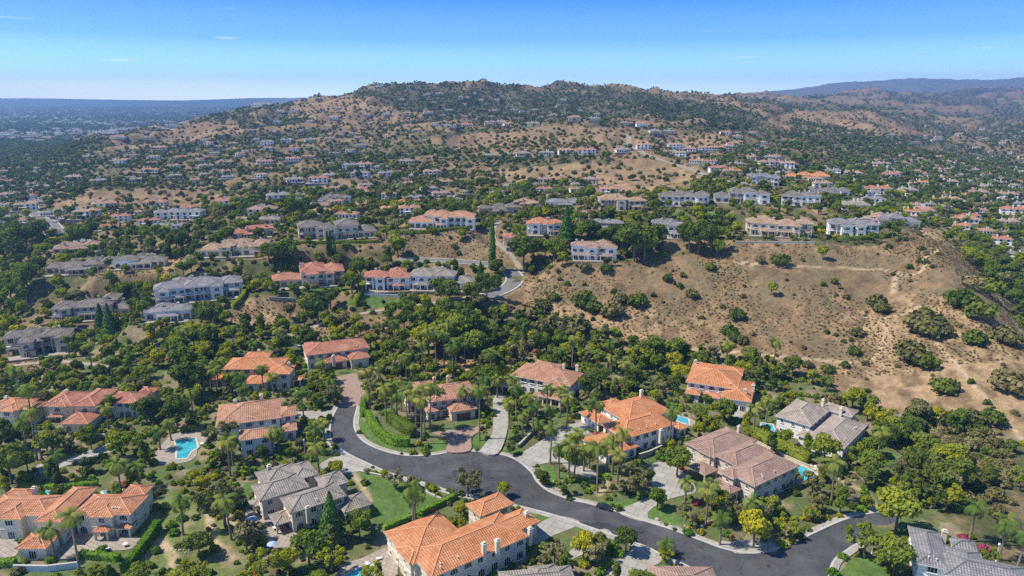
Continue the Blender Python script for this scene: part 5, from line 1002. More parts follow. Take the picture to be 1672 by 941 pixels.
# mid slopes
X, Y, Z, px, py = jitter(335, 720, 8.0)
n_ = fbm(X, Y, 60, 91, 3); wd = inany(px, py, WOOD); dr = inany(px, py, DRY); s_ = rng.uniform(.55, 1.15, len(X)) * np.where(wd, 1.15, 1); top = py - s_ * 7.8 * kpx(Y, Z) * .95
pr = np.where(wd, .9, np.where(dr, .015, .12 + 2.6 * np.clip(n_ - .38, 0, .3))); pr = np.where(Y > 470, np.where(dr, .03, .35 + 1.8 * (n_ - .42)), pr)
m = (rng.uniform(size=len(X)) < pr) & free(X, Y, px, py, 2.2) & ~hides(px, py, top, s_ * 3 * kpx(Y, Z), .3) & ~inany(px, py, lawn_all) & apart(X, Y, 4)
add(X[m], Y[m], Z[m], s_[m], pick(m.sum(), [.38, .38, .10, .14]))
# far hills and valleys
gnat = gpx
X, Y, Z, px, py = jitter(720, 2700, 9.5)
n_ = fbm(X, Y, 130, 92, 4); n5 = fbm(X, Y, 40, 93, 3); dr = inany(px, py, DRY); wd = inany(px, py, WOOD); vly = ((px > 1330) & (Y < 1700)) | ((px < 140)) | ((px < 330) & (Y < 950) & (py > 335))
gv = GUL(X, Y); n3_ = fbm(X, Y, 350, 70, 4); n1_ = fbm(X, Y, 60, 50, 4); dn_ = ss(QT - .02, QT + .02, gv * .66 + n3_ * .14 + n1_ * .22)
pr = np.where(dr, .03 + .5 * ss(.40, .3, gv), .80 * (1 - dn_) * ss(.28, .5, n5) + .07); pr = np.where(wd | vly, .62, pr); 
m = (rng.uniform(size=len(X)) < pr) & free(X, Y, px, py, 1.5); s_ = rng.uniform(.45, 1.05, len(X)) * np.where(wd | vly, 1.25, .95)
add(X[m], Y[m], Z[m], s_[m], pick(m.sum(), [.78, .13, .01, .08]))
X, Y, Z, px, py = jitter(2700, 9500, 32)
n_ = fbm(X, Y, 400, 94, 4); pl_ = (px < 420); gv = GUL(X, Y); pr = np.where(pl_, .8, .03 + .8 * ss(QT + .02, QT - .03, gv * .66 + fbm(X, Y, 350, 70, 4) * .14 + fbm(X, Y, 60, 50, 4) * .22)); m = rng.uniform(size=len(X)) < pr
add(X[m], Y[m], Z[m], rng.uniform(1.0, 2.0, m.sum()), pick(m.sum(), [.7, .2, 0, .1]))
# planting that gathers round the far houses
for px_, py_ in FARROW:
    X_, Y_, Z_ = P(px_, py_); k_ = 16; a_ = rng.uniform(0, 6.28, k_); q_ = rng.uniform(16, 38, k_); A_ = X_ + np.cos(a_) * q_ * 1.3; B_ = Y_ + np.sin(a_) * q_; m_ = (np.abs(A_ - X_) > 15) | (B_ > Y_ + 16) | (B_ < Y_ - 12)
    A_ = A_[m_]; B_ = B_[m_]; Zt_ = H(A_, B_); pa, pb = proj(A_, B_, Zt_); f_ = free(A_, B_, pa, pb, 1.0); s__ = rng.uniform(.4, .95, len(A_)) * np.where(B_ < Y_, .45, 1.15); add(A_[f_], B_[f_], Zt_[f_], s__[f_], pick(int(f_.sum()), [.5, .35, .05, .1]))
# garden trees that stand about the mid-distance houses
for h in HOUSES:
    if h['near']: continue
    x0, y0, x1, y1 = h['bb']; c_, s_c = h['cs']
    for (lx, ly, sc_) in [(random.uniform(x0, x1), y0 - random.uniform(6.5, 11), random.uniform(.35, .7)) for _ in range(int((x1 - x0) / 6))] + [(x0 - random.uniform(3, 6), random.uniform(y0, y1), random.uniform(.6, 1.0)), (x1 + random.uniform(3, 6), random.uniform(y0, y1), random.uniform(.6, 1.0))] + [(random.uniform(x0, x1), y1 + random.uniform(4, 9), random.uniform(.8, 1.25)) for _ in range(int((x1 - x0) / 6))]:
        X_ = h['o'][0] + lx * c_ - ly * s_c; Y_ = h['o'][1] + lx * s_c + ly * c_; A_ = np.array([X_]); B_ = np.array([Y_]); Zt_ = H(A_, B_); pa, pb = proj(A_, B_, Zt_)
        if free(A_, B_, pa, pb, 1.0)[0]: add(A_, B_, Zt_, np.array([sc_]), pick(1, [.4, .35, .15, .1]))
T_ = np.concatenate(trees); sz = T_[:, 3] / T_[:, 1]; order = np.argsort(-sz); NIND = max(0, 296 - len(TRE))
for i in order[:NIND]:
    x, y, z, s_, sp_ = T_[i]; put_tree(x, y, z, s_, SP[int(sp_)])
rest = T_[order[NIND:]]
# palms scattered through the gardens
X, Y, Z, px, py = jitter(150, 310, 9); hh = rng.uniform(7, 14, len(X)); top = py - hh * kpx(Y, Z) * .9
m = (rng.uniform(size=len(X)) < .16) & free(X, Y, px, py, 3.6) & ~inany(px, py, DRY) & ~hides(px, py, top, 6, .5) & apart(X, Y, 4) & ~inany(px, py, lawn_all) & (px < 1400)
for i in np.nonzero(m)[0][:130]: put_palm(X[i], Y[i], Z[i], hh[i], int(rng.integers(3)))
# shrubs
sh_ = []
X, Y, Z, px, py = jitter(125, 330, 2.9); n_ = fbm(X, Y, 18, 95, 3); dr = inany(px, py, DRY)
pr = np.where(dr, .03, .68 + 1.6 * (n_ - .45)); brz = inpoly(px, py, [(1480,690),(1600,700),(1700,760),(1700,950),(1640,860),(1560,800)]); pr = np.where(brz, .75, pr); pr = np.where(inpoly(px, py, Z1((620,620),(850,600),(960,720),(960,960),(470,960))), .38, pr)
m = (rng.uniform(size=len(X)) < pr) & free(X, Y, px, py, .9) & ~inany(px, py, lawn_all)
s_ = rng.uniform(.55, 1.5, len(X)) * np.where(brz, 1.7, 1); kd = np.where(dr | brz, rng.choice([1, 1, 2, 5], len(X)), rng.choice([0] * 9 + [2] * 4 + [3] * 6 + [4] * 9 + [5] * 4 + [6], len(X))); sh_.append(np.stack([X, Y, Z, s_, kd], 1)[m])
X, Y, Z, px, py = jitter(330, 720, 5.0); n_ = fbm(X, Y, 30, 96, 3); dr = inany(px, py, DRY); pr = np.where(dr, .05 + 1.2 * np.clip(n_ - .56, 0, 1), .5); pr = np.where(inpoly(px, py, [(790,490),(860,450),(930,440),(1010,500),(1010,575),(860,570)]), .3, pr); pr = np.where(inpoly(px, py, [(1540,480),(1672,560),(1700,640),(1672,700),(1560,560)]), .25, pr)
m = (rng.uniform(size=len(X)) < pr) & free(X, Y, px, py, 1); s_ = rng.uniform(.8, 2.0, len(X)); kd = np.where(dr, rng.choice([1, 1, 2], len(X)), rng.choice([0, 0, 1, 2, 4, 5], len(X))); sh_.append(np.stack([X, Y, Z, s_, kd], 1)[m])
X, Y, Z, px, py = jitter(720, 2400, 8.5); m = (rng.uniform(size=len(X)) < .27 + .8 * np.clip(fbm(X, Y, 90, 97, 3) - .5, 0, 1)) & free(X, Y, px, py, 1); s_ = rng.uniform(1.4, 3.4, len(X)); sh_.append(np.stack([X, Y, Z, s_, rng.choice([1, 2, 2, 1, 5], len(X))], 1)[m])
SK = ['mid', 'dry', 'oak', 'lime', 'hedge', 'olive', 'bloom']
HS = [ # larger bushes seen on the dry hill: px, py, height px
 (1505,540,30),(1520,548,26),(1440,510,16),(1430,500,18),(1560,700,26),(1585,692,22),(1490,590,28),(1510,600,22),(1480,575,20),(1400,548,12),(1395,578,12),(1240,428,10),(1273,432,16),(1362,462,8),(1203,520,16),(1200,556,14),(1190,545,14),(1210,560,12),(1160,440,10),(1090,458,10),(1145,600,22),(1130,485,12),(1040,498,18),(1010,495,16),(1000,515,22),(970,508,16),(955,500,22),(940,545,26),(925,540,22),(900,548,30),(885,505,16),(905,490,12),(870,520,26),(860,560,30),(890,540,20),(955,440,12),(990,443,12),(1380,600,10),(1350,608,12),(1320,600,10),(1620,690,22),(1640,620,18),(1590,560,20),(1570,500,26),(1600,520,26),(1640,560,26),(1585,470,18),(1610,480,24),(1650,640,30),(1360,665,22),(1500,690,26),(1540,640,22)]
hs_arr = []
for px_, py_, hp in HS:
    X_, Y_, Z_ = P(px_, py_); s = hp / kpx(Y_, Z_) / 1.15; hs_arr.append((X_, Y_, Z_, s, random.choice([1, 2, 2, 1]))); q = hs_arr[-1]; put_shrub(*q[:3], s, SK[q[4]])
S_ = np.concatenate(sh_); order = np.argsort(-S_[:, 3] / S_[:, 1]); NI = 294 - len(SHR)
for i in order[:NI]: x, y, z, s, kd = S_[i]; put_shrub(x, y, z, s, SK[int(kd)])
srest = S_[order[NI:]]

# ------------------------------------------------------------------ uncountable growth: one object each, points that carry plants
def instancer(name, arr, protos, label, group, cat):
    "arr: X Y Z scale index ; protos: list of mesh data"
    pc = bpy.data.collections.new(name + '_kinds')
    for i, me_ in enumerate(protos): pc.objects.link(bpy.data.objects.new('%02d_kind' % i, me_))
    me_ = bpy.data.meshes.new(name); n = len(arr); me_.vertices.add(n); me_.vertices.foreach_set('co', np.ascontiguousarray(arr[:, :3], np.float32).ravel())
    a = me_.attributes.new('sc', 'FLOAT', 'POINT'); a.data.foreach_set('value', arr[:, 3].astype(np.float32)); a = me_.attributes.new('ki', 'INT', 'POINT'); a.data.foreach_set('value', arr[:, 4].astype(np.int32))
    a = me_.attributes.new('rz', 'FLOAT', 'POINT'); a.data.foreach_set('value', (arr[:, 5] if arr.shape[1] > 5 else rng.uniform(0, 6.28, n)).astype(np.float32))
    o = link(name, me_); g = bpy.data.node_groups.new(name, 'GeometryNodeTree'); g.interface.new_socket('Geometry', in_out='INPUT', socket_type='NodeSocketGeometry'); g.interface.new_socket('Geometry', in_out='OUTPUT', socket_type='NodeSocketGeometry')
    gi = g.nodes.new('NodeGroupInput'); go = g.nodes.new('NodeGroupOutput'); ip = g.nodes.new('GeometryNodeInstanceOnPoints'); ci = g.nodes.new('GeometryNodeCollectionInfo'); ci.inputs[0].default_value = pc; ci.inputs['Separate Children'].default_value = True; ci.inputs['Reset Children'].default_value = True
    def na(nm_, ty):
        q = g.nodes.new('GeometryNodeInputNamedAttribute'); q.data_type = ty; q.inputs[0].default_value = nm_; return q.outputs[0]
    cx_ = g.nodes.new('ShaderNodeCombineXYZ'); g.links.new(na('rz', 'FLOAT'), cx_.inputs[2]); er = g.nodes.new('FunctionNodeEulerToRotation'); g.links.new(cx_.outputs[0], er.inputs[0])
    g.links.new(gi.outputs[0], ip.inputs['Points']); g.links.new(ci.outputs[0], ip.inputs['Instance']); ip.inputs['Pick Instance'].default_value = True; g.links.new(na('ki', 'INT'), ip.inputs['Instance Index']); g.links.new(er.outputs[0], ip.inputs['Rotation']); g.links.new(na('sc', 'FLOAT'), ip.inputs['Scale']); g.links.new(ip.outputs[0], go.inputs[0])
    md = o.modifiers.new('scatter', 'NODES'); md.node_group = g; tag(o, label, cat, group, 'stuff'); return o
def joined(crown_geo, m, tr=True, seed=0):
    V, Fq, tv = crown_geo
    if tr:
        t_ = trunk_mb(2.9, .26, 3, seed, spread=1.4); mv = np.array(t_.v); q = np.array([f if len(f) == 4 else (f[0], f[1], f[2], f[2]) for f in t_.f if len(f) == 4]) + len(V)
        return leafmesh2('tree', np.concatenate([V, mv]), np.concatenate([Fq, q]), np.concatenate([tv, np.zeros(len(mv))]), m, len(Fq))
    return leafmesh('tree', V, Fq, tv, m)
def leafmesh2(name, V, Fq, tv, m, nleaf):
    me_ = npmesh(name, V, Fq, [m, M['bark']], {'tint': ('FLOAT', 'POINT', tv)}); mi = np.zeros(len(me_.polygons), np.int32); mi[nleaf:] = 1; me_.polygons.foreach_set('material_index', mi); return me_
midg = [leaves(tree_lobes(s, n=8), 700, .75, s) for s in (21, 22)]; farg = [leaves(tree_lobes(s, n=5), 150, 1.5, s, core=.8) for s in (31, 32)]
pm = [joined(g, LM[sp_]) for sp_ in SP for g in midg]; pf = [joined(g, LM[sp_], False) for sp_ in SP for g in farg]
nr = rest[rest[:, 1] < 760]; fr_ = rest[rest[:, 1] >= 760]
for nm_, arr, pr_, lab in (('woodland', nr, pm, 'mixed green trees filling the gardens, gulches and valley floor'), ('distant_woodland', fr_, pf, 'tiny dark trees speckling the far hills, canyons and plain')):
    a = arr.copy(); a[:, 4] = arr[:, 4] * 2 + rng.integers(0, 2, len(a)); instancer(nm_, a, pr_, lab, None, 'woodland')
shm = []
for k_ in SK:
    r_ = random.Random(hash(k_) % 99); lb = [(0, 0, .5, .75)] + [(.65 * math.cos(a_), .65 * math.sin(a_), .35, .45) for a_ in (.3, 2.2, 4.1)]
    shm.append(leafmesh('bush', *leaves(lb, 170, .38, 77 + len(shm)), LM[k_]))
instancer('ground_shrubbery', srest, shm, 'low bushes and chaparral covering gardens and dry slopes', None, 'shrubbery')

# dry grass tufts over the bare slopes
X, Y, Z, px, py = jitter(262, 470, 1.55); dr = inany(px, py, DRY); n_ = fbm(X, Y, 22, 98, 4); n7 = fbm(X, Y, 5, 99, 2)
m = dr & (rng.uniform(size=len(X)) < .25 + 2.2 * (n_ - .42)) & free(X, Y, px, py, .5)
tf = np.stack([X, Y, Z - .05, rng.uniform(.35, .95, len(X)), np.where((n_ > .56) & (rng.uniform(size=len(X)) < .5), 1, 0)], 1)[m]
tg = leaves([(0, 0, .3, .5), (.4, .1, .2, .4), (-.3, .3, .2, .35)], 26, .5, 5, core=.5)
instancer('dry_grass', tf, [leafmesh('tuft', *tg, LM['straw']), leafmesh('tuft', *tg, LM['dry'])], 'straw coloured tufts of dry grass and low sage over the bare hill', None, 'grass')
# ------------------------------------------------------------------ hedges, garden walls
def hedge(pts, w_, h_, lab, m='hedge', leaf=.32):
    a = np.array([P(*p) for p in smooth(pts, 4)]); seg = np.r_[0, np.cumsum(np.hypot(np.diff(a[:, 0]), np.diff(a[:, 1])))]; Ln = seg[-1]; n = int(Ln * (w_ + 2 * h_) * 9); r_ = rng
    n = min(n, 9000); t = r_.uniform(0, Ln, n); c = np.stack([np.interp(t, seg, a[:, i]) for i in range(3)], 1); d = np.stack([np.interp(t + .5, seg, a[:, i]) - np.interp(t - .5, seg, a[:, i]) for i in range(2)], 1); d /= np.linalg.norm(d, axis=1)[:, None] + 1e-9
    nn = np.stack([-d[:, 1], d[:, 0]], 1); q = r_.uniform(0, w_ + 2 * h_, n); off = np.where(q < h_, -w_ / 2, np.where(q < h_ + w_, q - h_ - w_ / 2, w_ / 2)); z = np.where(q < h_, q, np.where(q < h_ + w_, h_, w_ + 2 * h_ - q))
    N3_ = np.stack([np.where(q < h_, -nn[:, 0], np.where(q < h_ + w_, 0, nn[:, 0])), np.where(q < h_, -nn[:, 1], np.where(q < h_ + w_, 0, nn[:, 1])), ((q >= h_) & (q < h_ + w_)).astype(float)], 1) + r_.normal(size=(n, 3)) * .35
    N3_ /= np.linalg.norm(N3_, axis=1)[:, None]; wob = (vn(t / 2.2, q / 2, 5) - .5) * .45; c = c + np.stack([nn[:, 0] * off, nn[:, 1] * off, z], 1) + N3_ * wob[:, None]
    u = np.cross(N3_, r_.normal(size=(n, 3))); u /= np.linalg.norm(u, axis=1)[:, None]; v = np.cross(N3_, u); s = (r_.uniform(.6, 1.2, n) * leaf)[:, None] / 2
    V = np.stack([c - u * s - v * s, c + u * s - v * s, c + u * s + v * s, c - u * s + v * s], 1).reshape(-1, 3); Fq = np.arange(4 * n).reshape(n, 4); tv = np.repeat(r_.uniform(0, 1, n), 4)
    T2 = np.gradient(a[:, :2], axis=0); T2 /= np.linalg.norm(T2, axis=1)[:, None]; N2 = np.stack([-T2[:, 1], T2[:, 0]], 1) * (w_ / 2 - .12); b = len(V); rows = []
    for i in range(len(a)):
        l = a[i, :2] + N2[i]; rr = a[i, :2] - N2[i]; rows += [(*rr, a[i, 2] - .5), (*rr, a[i, 2] + h_ - .12), (*l, a[i, 2] + h_ - .12), (*l, a[i, 2] - .5)]
    q = [(b + 4 * i + j, b + 4 * i + 4 + j, b + 4 * i + 5 + j, b + 4 * i + 1 + j) for i in range(len(a) - 1) for j in range(3)] + [(b, b + 1, b + 2, b + 3), tuple(b + 4 * (len(a) - 1) + j for j in (3, 2, 1, 0))]
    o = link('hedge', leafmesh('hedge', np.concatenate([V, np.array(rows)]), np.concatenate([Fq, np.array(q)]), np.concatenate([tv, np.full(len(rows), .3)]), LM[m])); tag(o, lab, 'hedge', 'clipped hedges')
hedge(A1((730,765),(900,790),(1080,800)), 1.6, 1.8, 'boxy hedge in front of the barrel tiled villa patio')
hedge(A1((1120,940),(1260,760),(1431,520)), 1.8, 3.0, 'tall diagonal hedge along the east side of the barrel tiled villa')
hedge(A1((-60,860),(60,850),(145,840)), 1.6, 1.8, 'hedge left of the gatehouse at the lower left corner')
hedge(A1((200,150),(480,165),(880,130)), 1.5, 1.6, 'hedge behind the pools of the barrel tiled villa')
hedge(Z2((497,300),(520,350),(560,390),(610,412),(665,415)), 2.4, 3.0, 'curved tall hedge inside the street bend')
hedge(Z2((475,300),(480,250),(500,250)), 2.0, 2.6, 'short hedge at the top of the street bend')
hedge(Z2((580,310),(620,340),(680,380)), 3.2, 3.6, 'rounded dark hedge mass behind the curved hedge', 'mid')
hedge(Z2((560,760),(640,725),(760,670),(850,625)), 1.5, 1.6, 'long hedge between the green lawn and the largest orange roof')
hedge(K7((395,465),(520,525),(640,590),(760,655)), 3.0, 3.4, 'deep hedge between the brown and the grey brown roofed houses', 'mid')
hedge(I6((1100,150),(1250,210),(1439,290)), 1.4, 1.8, 'brownish hedge behind the orange roof with white chimney', 'olive')
hedge([(1350,391),(1400,393),(1460,387)], 2.0, 2.6, 'long dark hedge under the slate roofed white house', 'mid')
hedge([(632,383),(700,381),(725,378),(790,372),(800,368)], 1.6, 2.0, 'long hedge below the white red brown tiled mansion', 'mid')
hedge([(480,398),(540,398),(620,396)], 1.5, 1.6, 'hedge below the long grey brown double mansion', 'mid')
hedge([(985,350),(1030,349),(1056,347)], 1.8, 2.0, 'dark hedge below the tan roofed cream mansion', 'mid')
hedge([(380,505),(395,490),(402,475)], 2.0, 2.6, 'hedge climbing beside the blue grey mansion lawn', 'mid')
hedge([(580,500),(592,470),(605,450)], 3.0, 3.0, 'thick hedge between the red mansions', 'mid')
def gwall(pts, h_, m, lab, nm_='garden_wall', th=.4):
    a = np.array([P(*p) for p in pts]); mb = MB(); ribbon(mb, a, th / 2, zs=a[:, 2] + h_, th=h_ + 1.0); cp_ = MB(); ribbon(cp_, a, th / 2 + .08, zs=a[:, 2] + h_ + .12, th=.12)
    r_ = link(nm_, None, None, tuple(a[0])); mbv = [(v[0] - a[0][0], v[1] - a[0][1], v[2] - a[0][2]) for v in mb.v]; mb.v = mbv; cp_.v = [(v[0] - a[0][0], v[1] - a[0][1], v[2] - a[0][2]) for v in cp_.v]
    mb.obj('wall_face', [M[m]], r_); cp_.obj('wall_cap', [M['kerb']], r_); tag(r_, lab, 'wall', 'garden and retaining walls')
gwall(A1((130,895),(430,900),(720,865)), 1.6, 'bluegrey', 'pale wall carrying the gatehouse terrace of the barrel tiled villa')
gwall(K7((475,540),(590,600),(720,660),(825,700)), 1.0, 'sand', 'long low sandy wall behind the brown roofed house')
gwall(I6((905,720),(1000,690),(1110,640)), 1.8, 'stone', 'brown stone retaining wall beside the orange roof with white chimney')
gwall(B9((820,680),(1020,680)), 1.4, 'stone', 'stone wall right of the red pavilion')
gwall(smooth(Z2((460,520),(560,540),(640,565),(720,600),(800,635),(820,640)), 3), .4, 'sand', 'low curved sandy wall along the top of the green lawn')
gwall([(440,490),(480,492),(520,490)], 1.6, 'stone', 'grey terrace wall below the red house with garage wing')
gwall([(595,482),(640,484),(690,486)], .8, 'white', 'white terrace edge below the red half of the double mansion')
gwall([(1200,398),(1260,398),(1330,398)], 1.2, 'sand', 'sandy retaining wall below the cream mansion with peach roof')
gwall(G5((1080,740),(1180,640),(1240,560)), 1.2, 'stone', 'stone retaining wall between the two grey driveways')

# ------------------------------------------------------------------ car, lamps, umbrella, small garden things
def lathe(mb, prof, n=10, m=0):
    for i in range(len(prof) - 1):
        (r0, z0), (r1, z1) = prof[i], prof[i + 1]
        for j in range(n):
            a, b = 2 * math.pi * j / n, 2 * math.pi * (j + 1) / n
            mb.face([(r0 * math.cos(a), r0 * math.sin(a), z0), (r0 * math.cos(b), r0 * math.sin(b), z0), (r1 * math.cos(b), r1 * math.sin(b), z1), (r1 * math.cos(a), r1 * math.sin(a), z1)], m)
def car(px, py, ang, paint, lab):
    X, Y = flat(px, py); root = link('parked_car', None, None, (X, Y, .05), ang); tag(root, lab, 'car')
    pf_ = [(-2.25, .35), (-2.3, .62), (-2.2, .9), (-1.3, .98), (1.0, .95), (2.05, .8), (2.3, .6), (2.28, .32)]; mb = MB(); st_ = [(-.88, .12), (-.92, 0), (.92, 0), (.88, .12)]
    for i in range(len(pf_)):
        a, b = pf_[i], pf_[(i + 1) % len(pf_)]; mb.face([(a[0], -.9, a[1]), (b[0], -.9, b[1]), (b[0], .9, b[1]), (a[0], .9, a[1])][::-1])
    mb.face([(p[0], -.9, p[1]) for p in pf_][::-1]); mb.face([(p[0], .9, p[1]) for p in pf_])
    bp_ = mb.obj('body', [paint], root)
    g = MB(); lo = [(-1.5, -.82, .97), (.95, -.82, .95), (.95, .82, .95), (-1.5, .82, .97)]; hi = [(-.95, -.62, 1.4), (.2, -.62, 1.42), (.2, .62, 1.42), (-.95, .62, 1.4)]
    for i in range(4): g.face([lo[i], lo[(i+1) % 4], hi[(i+1) % 4], hi[i]])
    g.obj('windows', [M['glass']], root); t_ = MB(); t_.box(-.97, -.64, 1.405, .22, .64, 1.45); t_.obj('roof_panel', [paint], root)
    wm_ = MB(); wm_.tube((0, -.11, 0), (0, .11, 0), .34, .34, 16); wme = wm_.mesh('wheel', [M['dark']]); rm = MB(); rm.tube((0, -.13, 0), (0, .13, 0), .2, .2, 10); rme = rm.mesh('rim', [M['chrome']])
    for x in (-1.4, 1.4):
        for y in (-.82, .82): o = link('wheel', wme, root, (x, y, .32)); link('rim', rme, o)
    hl = MB(); hl.box(-.03, -.2, -.08, .03, .2, .08); hm = hl.mesh('headlight', [M['trim']]); tm = MB(); tm.box(-.03, -.2, -.07, .03, .2, .07); tme = tm.mesh('tail_light', [M['redl']])
    for y in (-.62, .62): link('headlight', hm, root, (2.28, y, .62)); link('tail_light', tme, root, (-2.27, y, .72))
    mi = MB(); mi.box(-.1, -.08, -.06, .1, .08, .06)
    for y in (-.98, .98): link('wing_mirror', mi.mesh('wing_mirror', [paint]), root, (.75, y, 1.0))
M['chrome'] = mat('wheel_rim', (.4, .4, .42), .3, metal=.6); M['redl'] = mat('tail_lamp_red', (.3, .02, .02), .3); M['paint'] = mat('dark_car_paint', (.025, .028, .032), .25, .05, spec=.6); M['teal'] = mat('teal_canvas', (.02, .25, .27), .8); M['silver'] = mat('silver_car_paint', (.4, .41, .42), .3, .05, spec=.6)
a0 = flat(962, 823); a1 = flat(1011, 837); car(987, 831, math.atan2(a1[1] - a0[1], a1[0] - a0[0]), M['paint'], 'black car parked at the kerb of the asphalt street')
lp = MB(); lp.tube((0, 0, -.1), (0, 0, 4.6), .09, .06, 8); lathe(lp, [(.2, 0), (.2, .3), (.1, .45)]); LPm = lp.mesh('pole', [M['trim']]); lh = MB(); lathe(lh, [(.0, 4.6), (.22, 4.7), (.3, 5.0), (.2, 5.3), (.0, 5.4)], 12); LHm = lh.mesh('lamp_head', [M['trim']])
for px, py, lab in ((498, 742, 'white post lamp beside the palms left of the street bend'), (1423, 905, 'white post lamp on the corner lawn at lower right'), (768, 812, 'white post lamp by the tree on the planted island'), (1626, 918, 'white post lamp right of the slate roof'), (590, 668, 'white post lamp at the top of the street bend')):
    X, Y, Z = P(px, py); r_ = link('street_lamp', None, None, (X, Y, Z)); link('pole', LPm, r_); link('lamp_head', LHm, r_); tag(r_, lab, 'street lamp', 'post lamps along the street')
X, Y, Z = P(1092, 652); r_ = link('patio_umbrella', None, None, (X, Y, Z)); tag(r_, 'closed teal umbrella on the terrace beside the bright orange tiled house', 'umbrella'); u = MB(); u.tube((0, 0, 0), (0, 0, 3.4), .05, .05, 6); u.obj('pole', [M['trim']], r_); u = MB(); lathe(u, [(.1, 1.0), (.75, 1.4), (.55, 2.4), (.0, 3.3)], 10); u.obj('canopy', [M['teal']], r_)
um = MB(); lathe(um, [(1.25, 2.1), (.7, 2.4), (.0, 2.6)], 8); UM = um.mesh('canopy', [M['bluec']] if 'bluec' in M else [mat('blue_white_canvas', (.35, .45, .6), .8)]); up_ = MB(); up_.tube((0, 0, 0), (0, 0, 2.6), .04, .04, 6); UP_ = up_.mesh('pole', [M['trim']])
for px, py, lab in ((413, 858, 'pale blue parasol at the left edge of the stone patio'), (445, 900, 'pale blue parasol among the trees below the stone patio'), (487, 572, 'light blue parasol left of the coral red house'), (828, 606, 'light blue parasol left of the uphill terracotta house'), (640, 468, 'pale parasol left of the red half of the double mansion')):
    X, Y, Z = P(px, py); r_ = link('parasol', None, None, (X, Y, Z)); link('pole', UP_, r_); link('canopy', UM, r_); tag(r_, lab, 'parasol', 'open parasols')
mh = MB(); mh.tube((0, 0, -.05), (0, 0, .012), .45, .45, 14); MH = mh.mesh('manhole_cover', [M['iron']])
for px, py, lab in ((600, 715, 'round manhole cover in the street bend'), (803, 781, 'round manhole cover in the middle of the street by the island tree'), (1255, 925, 'round manhole cover near the road junction')):
    X, Y = flat(px, py); o = link('manhole_cover', MH, None, (X, Y, .045)); tag(o, lab, 'manhole cover', 'manhole covers in the asphalt')
# boulders that edge the planting beds
bm_ = []
for s in range(3):
    r_ = np.random.default_rng(s + 50); mb = MB(); V = []; rows = []
    for i, ph in enumerate((-1.3, -.7, 0, .7, 1.3)):
        rows.append([(math.cos(a) * math.cos(ph) * r_.uniform(.8, 1.15), math.sin(a) * math.cos(ph) * r_.uniform(.8, 1.15), math.sin(ph) * .7 * r_.uniform(.85, 1.1)) for a in np.linspace(0, 2 * np.pi, 7, endpoint=False)])
    for i in range(4):
        for j in range(7): mb.face([rows[i][j], rows[i][(j+1) % 7], rows[i+1][(j+1) % 7], rows[i+1][j]])
    mb.face(rows[4]); bm_.append(mb.mesh('boulder', [M['stone']]))
tb = MB(); tb.tube((0, 0, .68), (0, 0, .73), .6, .6, 12); TB = tb.mesh('table_top', [M['trim']]); tl = MB(); tl.tube((0, 0, 0), (0, 0, .68), .06, .05, 6); tl.tube((0, 0, 0), (0, 0, .04), .3, .3, 10); TL = tl.mesh('table_leg', [M['iron']])
ls = MB(); ls.box(-.35, -.9, .3, .35, .5, .42); LS = ls.mesh('seat', [M['trim']]); lb2 = MB(); lb2.face([(-.35, .5, .36), (.35, .5, .36), (.35, 1.0, .85), (-.35, 1.0, .85)]); lb2.face([(-.35, .5, .42), (-.35, 1.0, .91), (.35, 1.0, .91), (.35, .5, .42)]); LB2 = lb2.mesh('backrest', [M['trim']]); ll = MB(); ll.box(-.03, -.03, 0, .03, .03, .3); LL = ll.mesh('leg', [M['iron']])
YD = []
for px, py, k_ in ((150, 905, 0), (175, 900, 0), (205, 893, 0), (425, 872, 0), (449, 866, 0), (1330, 768, 1), (1322, 764, 1), (272, 738, 1), (277, 733, 1), (330, 728, 0), (1098, 700, 1), (600, 925, 0), (618, 915, 1), (610, 928, 1), (735, 708, 0), (1345, 783, 0)):
    X, Y, Z = P(px, py); r_ = link(('patio_table', 'sun_lounger')[k_], None, None, (X, Y, max(Z, 0) + .19), random.uniform(0, 6))
    if k_ == 0: link('table_top', TB, r_); link('table_leg', TL, r_)
    else:
        link('seat', LS, r_); link('backrest', LB2, r_); [link('leg', LL, r_, (a, b, 0)) for a in (-.3, .3) for b in (-.8, .45)]
    tag(r_, None, ('table', 'sun lounger')[k_], ('round tables on patios', 'loungers by the pools')[k_]); YD.append((r_, px, py, ('round white table', 'white lounger')[k_]))
BO = []
for ctr, n in ((Z3((280,580))[0], 9), (Z3((420,560))[0], 8), (Z2((700,600))[0], 6), (Z2((340,450))[0], 6), (Z3((680,740))[0], 7), (Z3((850,730))[0], 8), (Z1((240,470))[0], 6), (Z4((470,560))[0], 8), (Z1((700,840))[0], 8)):
    for i in range(n):
        x = ctr[0] + random.gauss(0, 14); y = ctr[1] + random.gauss(0, 5); X, Y, Z = P(x, y)
        if inany(np.array([x]), np.array([y]), BLOCK)[0]: continue
        s = random.uniform(.35, .9); o = link('boulder', bm_[i % 3], None, (X, Y, Z + .1), random.uniform(0, 6)); o.scale = (s, s * .8, s); tag(o, None, 'boulder', 'landscape boulders'); BO.append((o, x, y, 'sandy boulder'))

